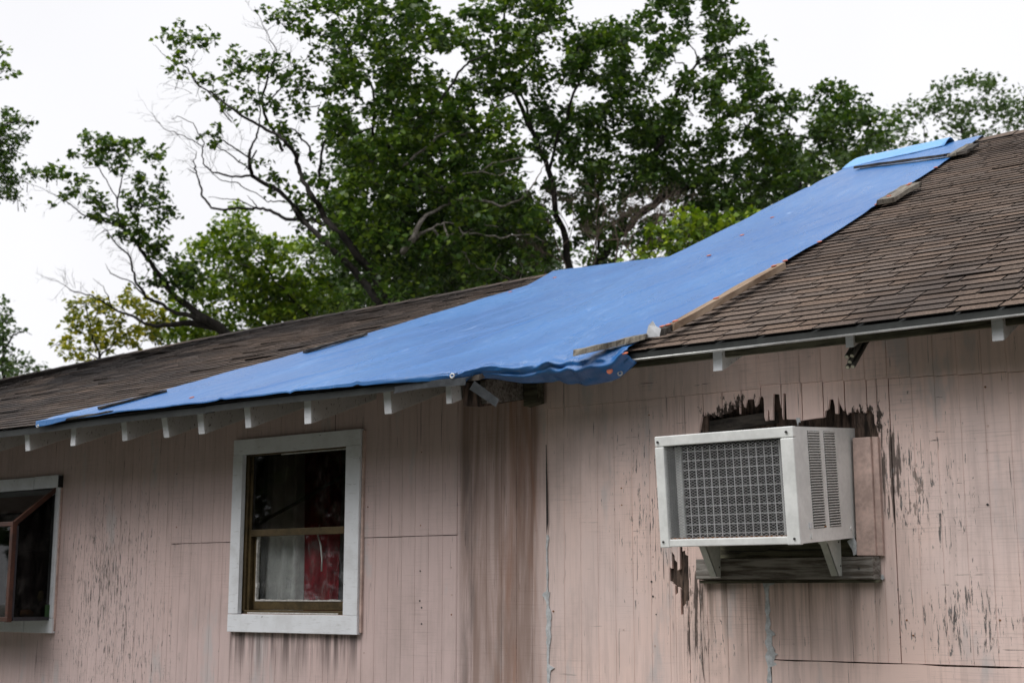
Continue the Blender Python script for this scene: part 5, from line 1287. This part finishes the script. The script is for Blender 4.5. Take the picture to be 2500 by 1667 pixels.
# ---- bare reddish twiggy shrub
T = Tree('bare_shrub', 'leafless tangle of reddish brown twigs in front of the leaning trunk', 18.6, 1430, 'deep', .07, 'shrub')
def branchy(p, ang, ln, r, lev):
    q = (p[0] + math.cos(ang) * ln, p[1] - math.sin(ang) * ln); mid = ((p[0] + q[0]) / 2 + jit(ln * .12), (p[1] + q[1]) / 2 + jit(ln * .12))
    d = 18.6 + RNG.uniform(-.35, .35)
    T.dead.tube([at_depth(*p, d), at_depth(*mid, d), at_depth(*q, d + RNG.uniform(-.1, .1))], [r * d / FPX, r * .8 * d / FPX, r * .55 * d / FPX], 4, False)
    if lev:
        for k in range(random.choice([2, 3, 3])): t = random.uniform(.35, 1); branchy((p[0] + (q[0]-p[0])*t, p[1] + (q[1]-p[1])*t), ang + random.uniform(-1.0, 1.0), ln * random.uniform(.55, .85), r * .62, lev - 1)
for px_, py_, an, ln in [(1390,690,1.9,110),(1430,690,1.35,120),(1470,680,.9,120),(1530,650,.7,120),(1560,640,2.3,90),(1500,660,1.6,130),(1580,600,1.2,90),(1350,700,2.2,70)]: branchy((px_, py_), an, ln, 2.6, 4)
MB_ = T.dead; T.dead = MB(); tag(MB_.build('twigs', 'twig', T.root, True), kind='stuff')
T.limb([(1440,900,6),(1440,780,5),(1430,690,4)], to_ground=True)
T.done()
# ---- foliage at the left border
T = Tree('broadleaf_tree', 'drooping branch tips of a tree entering at the left picture border', 20.0, -160, 'tallow', .075)
zc = lambda L: Zm(0, 0, .606, L)
T.blobs(zc([(8,205,20,12),(20,270,20,25),(40,300,20,15),(0,320,15,15),(15,450,30,25),(60,475,40,20),(110,490,30,14),(10,500,25,30),(5,550,20,25),(40,540,20,12)]), 2.6, .4, .12, .2, 8)
T.blobs(zc([(80,560,30,20),(55,590,30,20),(25,615,30,20),(15,650,25,25),(20,690,30,25),(70,725,40,22),(25,740,30,30),(15,780,25,25),(50,770,25,15),(70,800,18,10),(-20,600,40,120)]), 3.2, .4, .12, .02, 9, None, .05)
T.limb([(-160,1100,12),(-150,600,9),(-110,380,6),(-40,330,4),(20,300,2),(60,296,1)], to_ground=True); T.limb([(-120,420,5),(-50,430,3),(10,430,2),(45,438,1)]); T.limb([(-140,300,5),(-40,180,3),(10,130,1.5)]); T.limb([(-50,430,3),(0,380,2),(50,345,1)])
T.done()
T = Tree('broadleaf_tree', 'small leafy tree beyond the far left end of the low roof', 24.0, 10, 'far', .085)
T.blobs(z7([(20,1100,25,40),(30,1180,40,50),(75,1245,30,18),(130,1225,20,12),(20,1300,45,50),(60,1330,25,20),(20,1400,35,40),(-30,1250,50,150),(30,1450,60,40)]), 3.0, .5, .16, .12, 9)
T.blobs(z7([(150,1400,40,26),(60,1430,50,36),(200,1445,40,18),(40,1490,60,25),(120,1460,60,25),(230,1430,10,8)]), 3.0, .6, .2, .05, 10, 28.0)
T.limb([(5,1150,7),(5,950,5),(10,850,4),(8,780,2)], to_ground=True); T.limb([(10,860,3),(30,820,2),(55,808,1)])
T.done()

# ---- trees added out of view behind the camera to darken pane reflections and eaves
def blocker_tree(x, y, h, r, k):
    root = empty('blocker_tree', (x, y, 0)); tag(root, 'big dense tree added out of view to darken the eaves and window reflections', 'tree', 'added light-blocking trees')
    MB().tube([(x, y, -.1), (x + .1, y, h * .3), (x, y + .1, h * .7)], [.28, .2, .06], 8).build('trunk', 'bark', root, True)
    n = 4600; q = RNG.normal(size=(n, 3)); q /= np.linalg.norm(q, axis=1)[:, None]; q *= (RNG.uniform(.15, 1, n) ** .4)[:, None]
    P = np.array([x, y, h * .52]) + q * np.array([r, r, h * .5]); P[:, 2] = np.maximum(P[:, 2], .3)
    link('crown', leaves(P, RNG.uniform(.35, .6, n), np.array(PAL['deep'][1]) * RNG.uniform(.5, 1.3, (n, 1))), 'leaf', root)
for k, (x, y, h, r) in enumerate([(-21, -13, 9, 3.6), (-15.5, -16, 10, 3.6), (-10, -18, 9.5, 3.6), (-5, -19, 10.5, 3.6), (0, -19.5, 10, 3.6), (5, -19, 10, 3.6), (10, -17, 10, 3.6), (15, -13, 9.5, 3.6), (-8, -23, 11.5, 3.8), (-2.5, -24, 12, 3.8), (3, -23.5, 11.5, 3.8)]): blocker_tree(x, y, h, r, k)
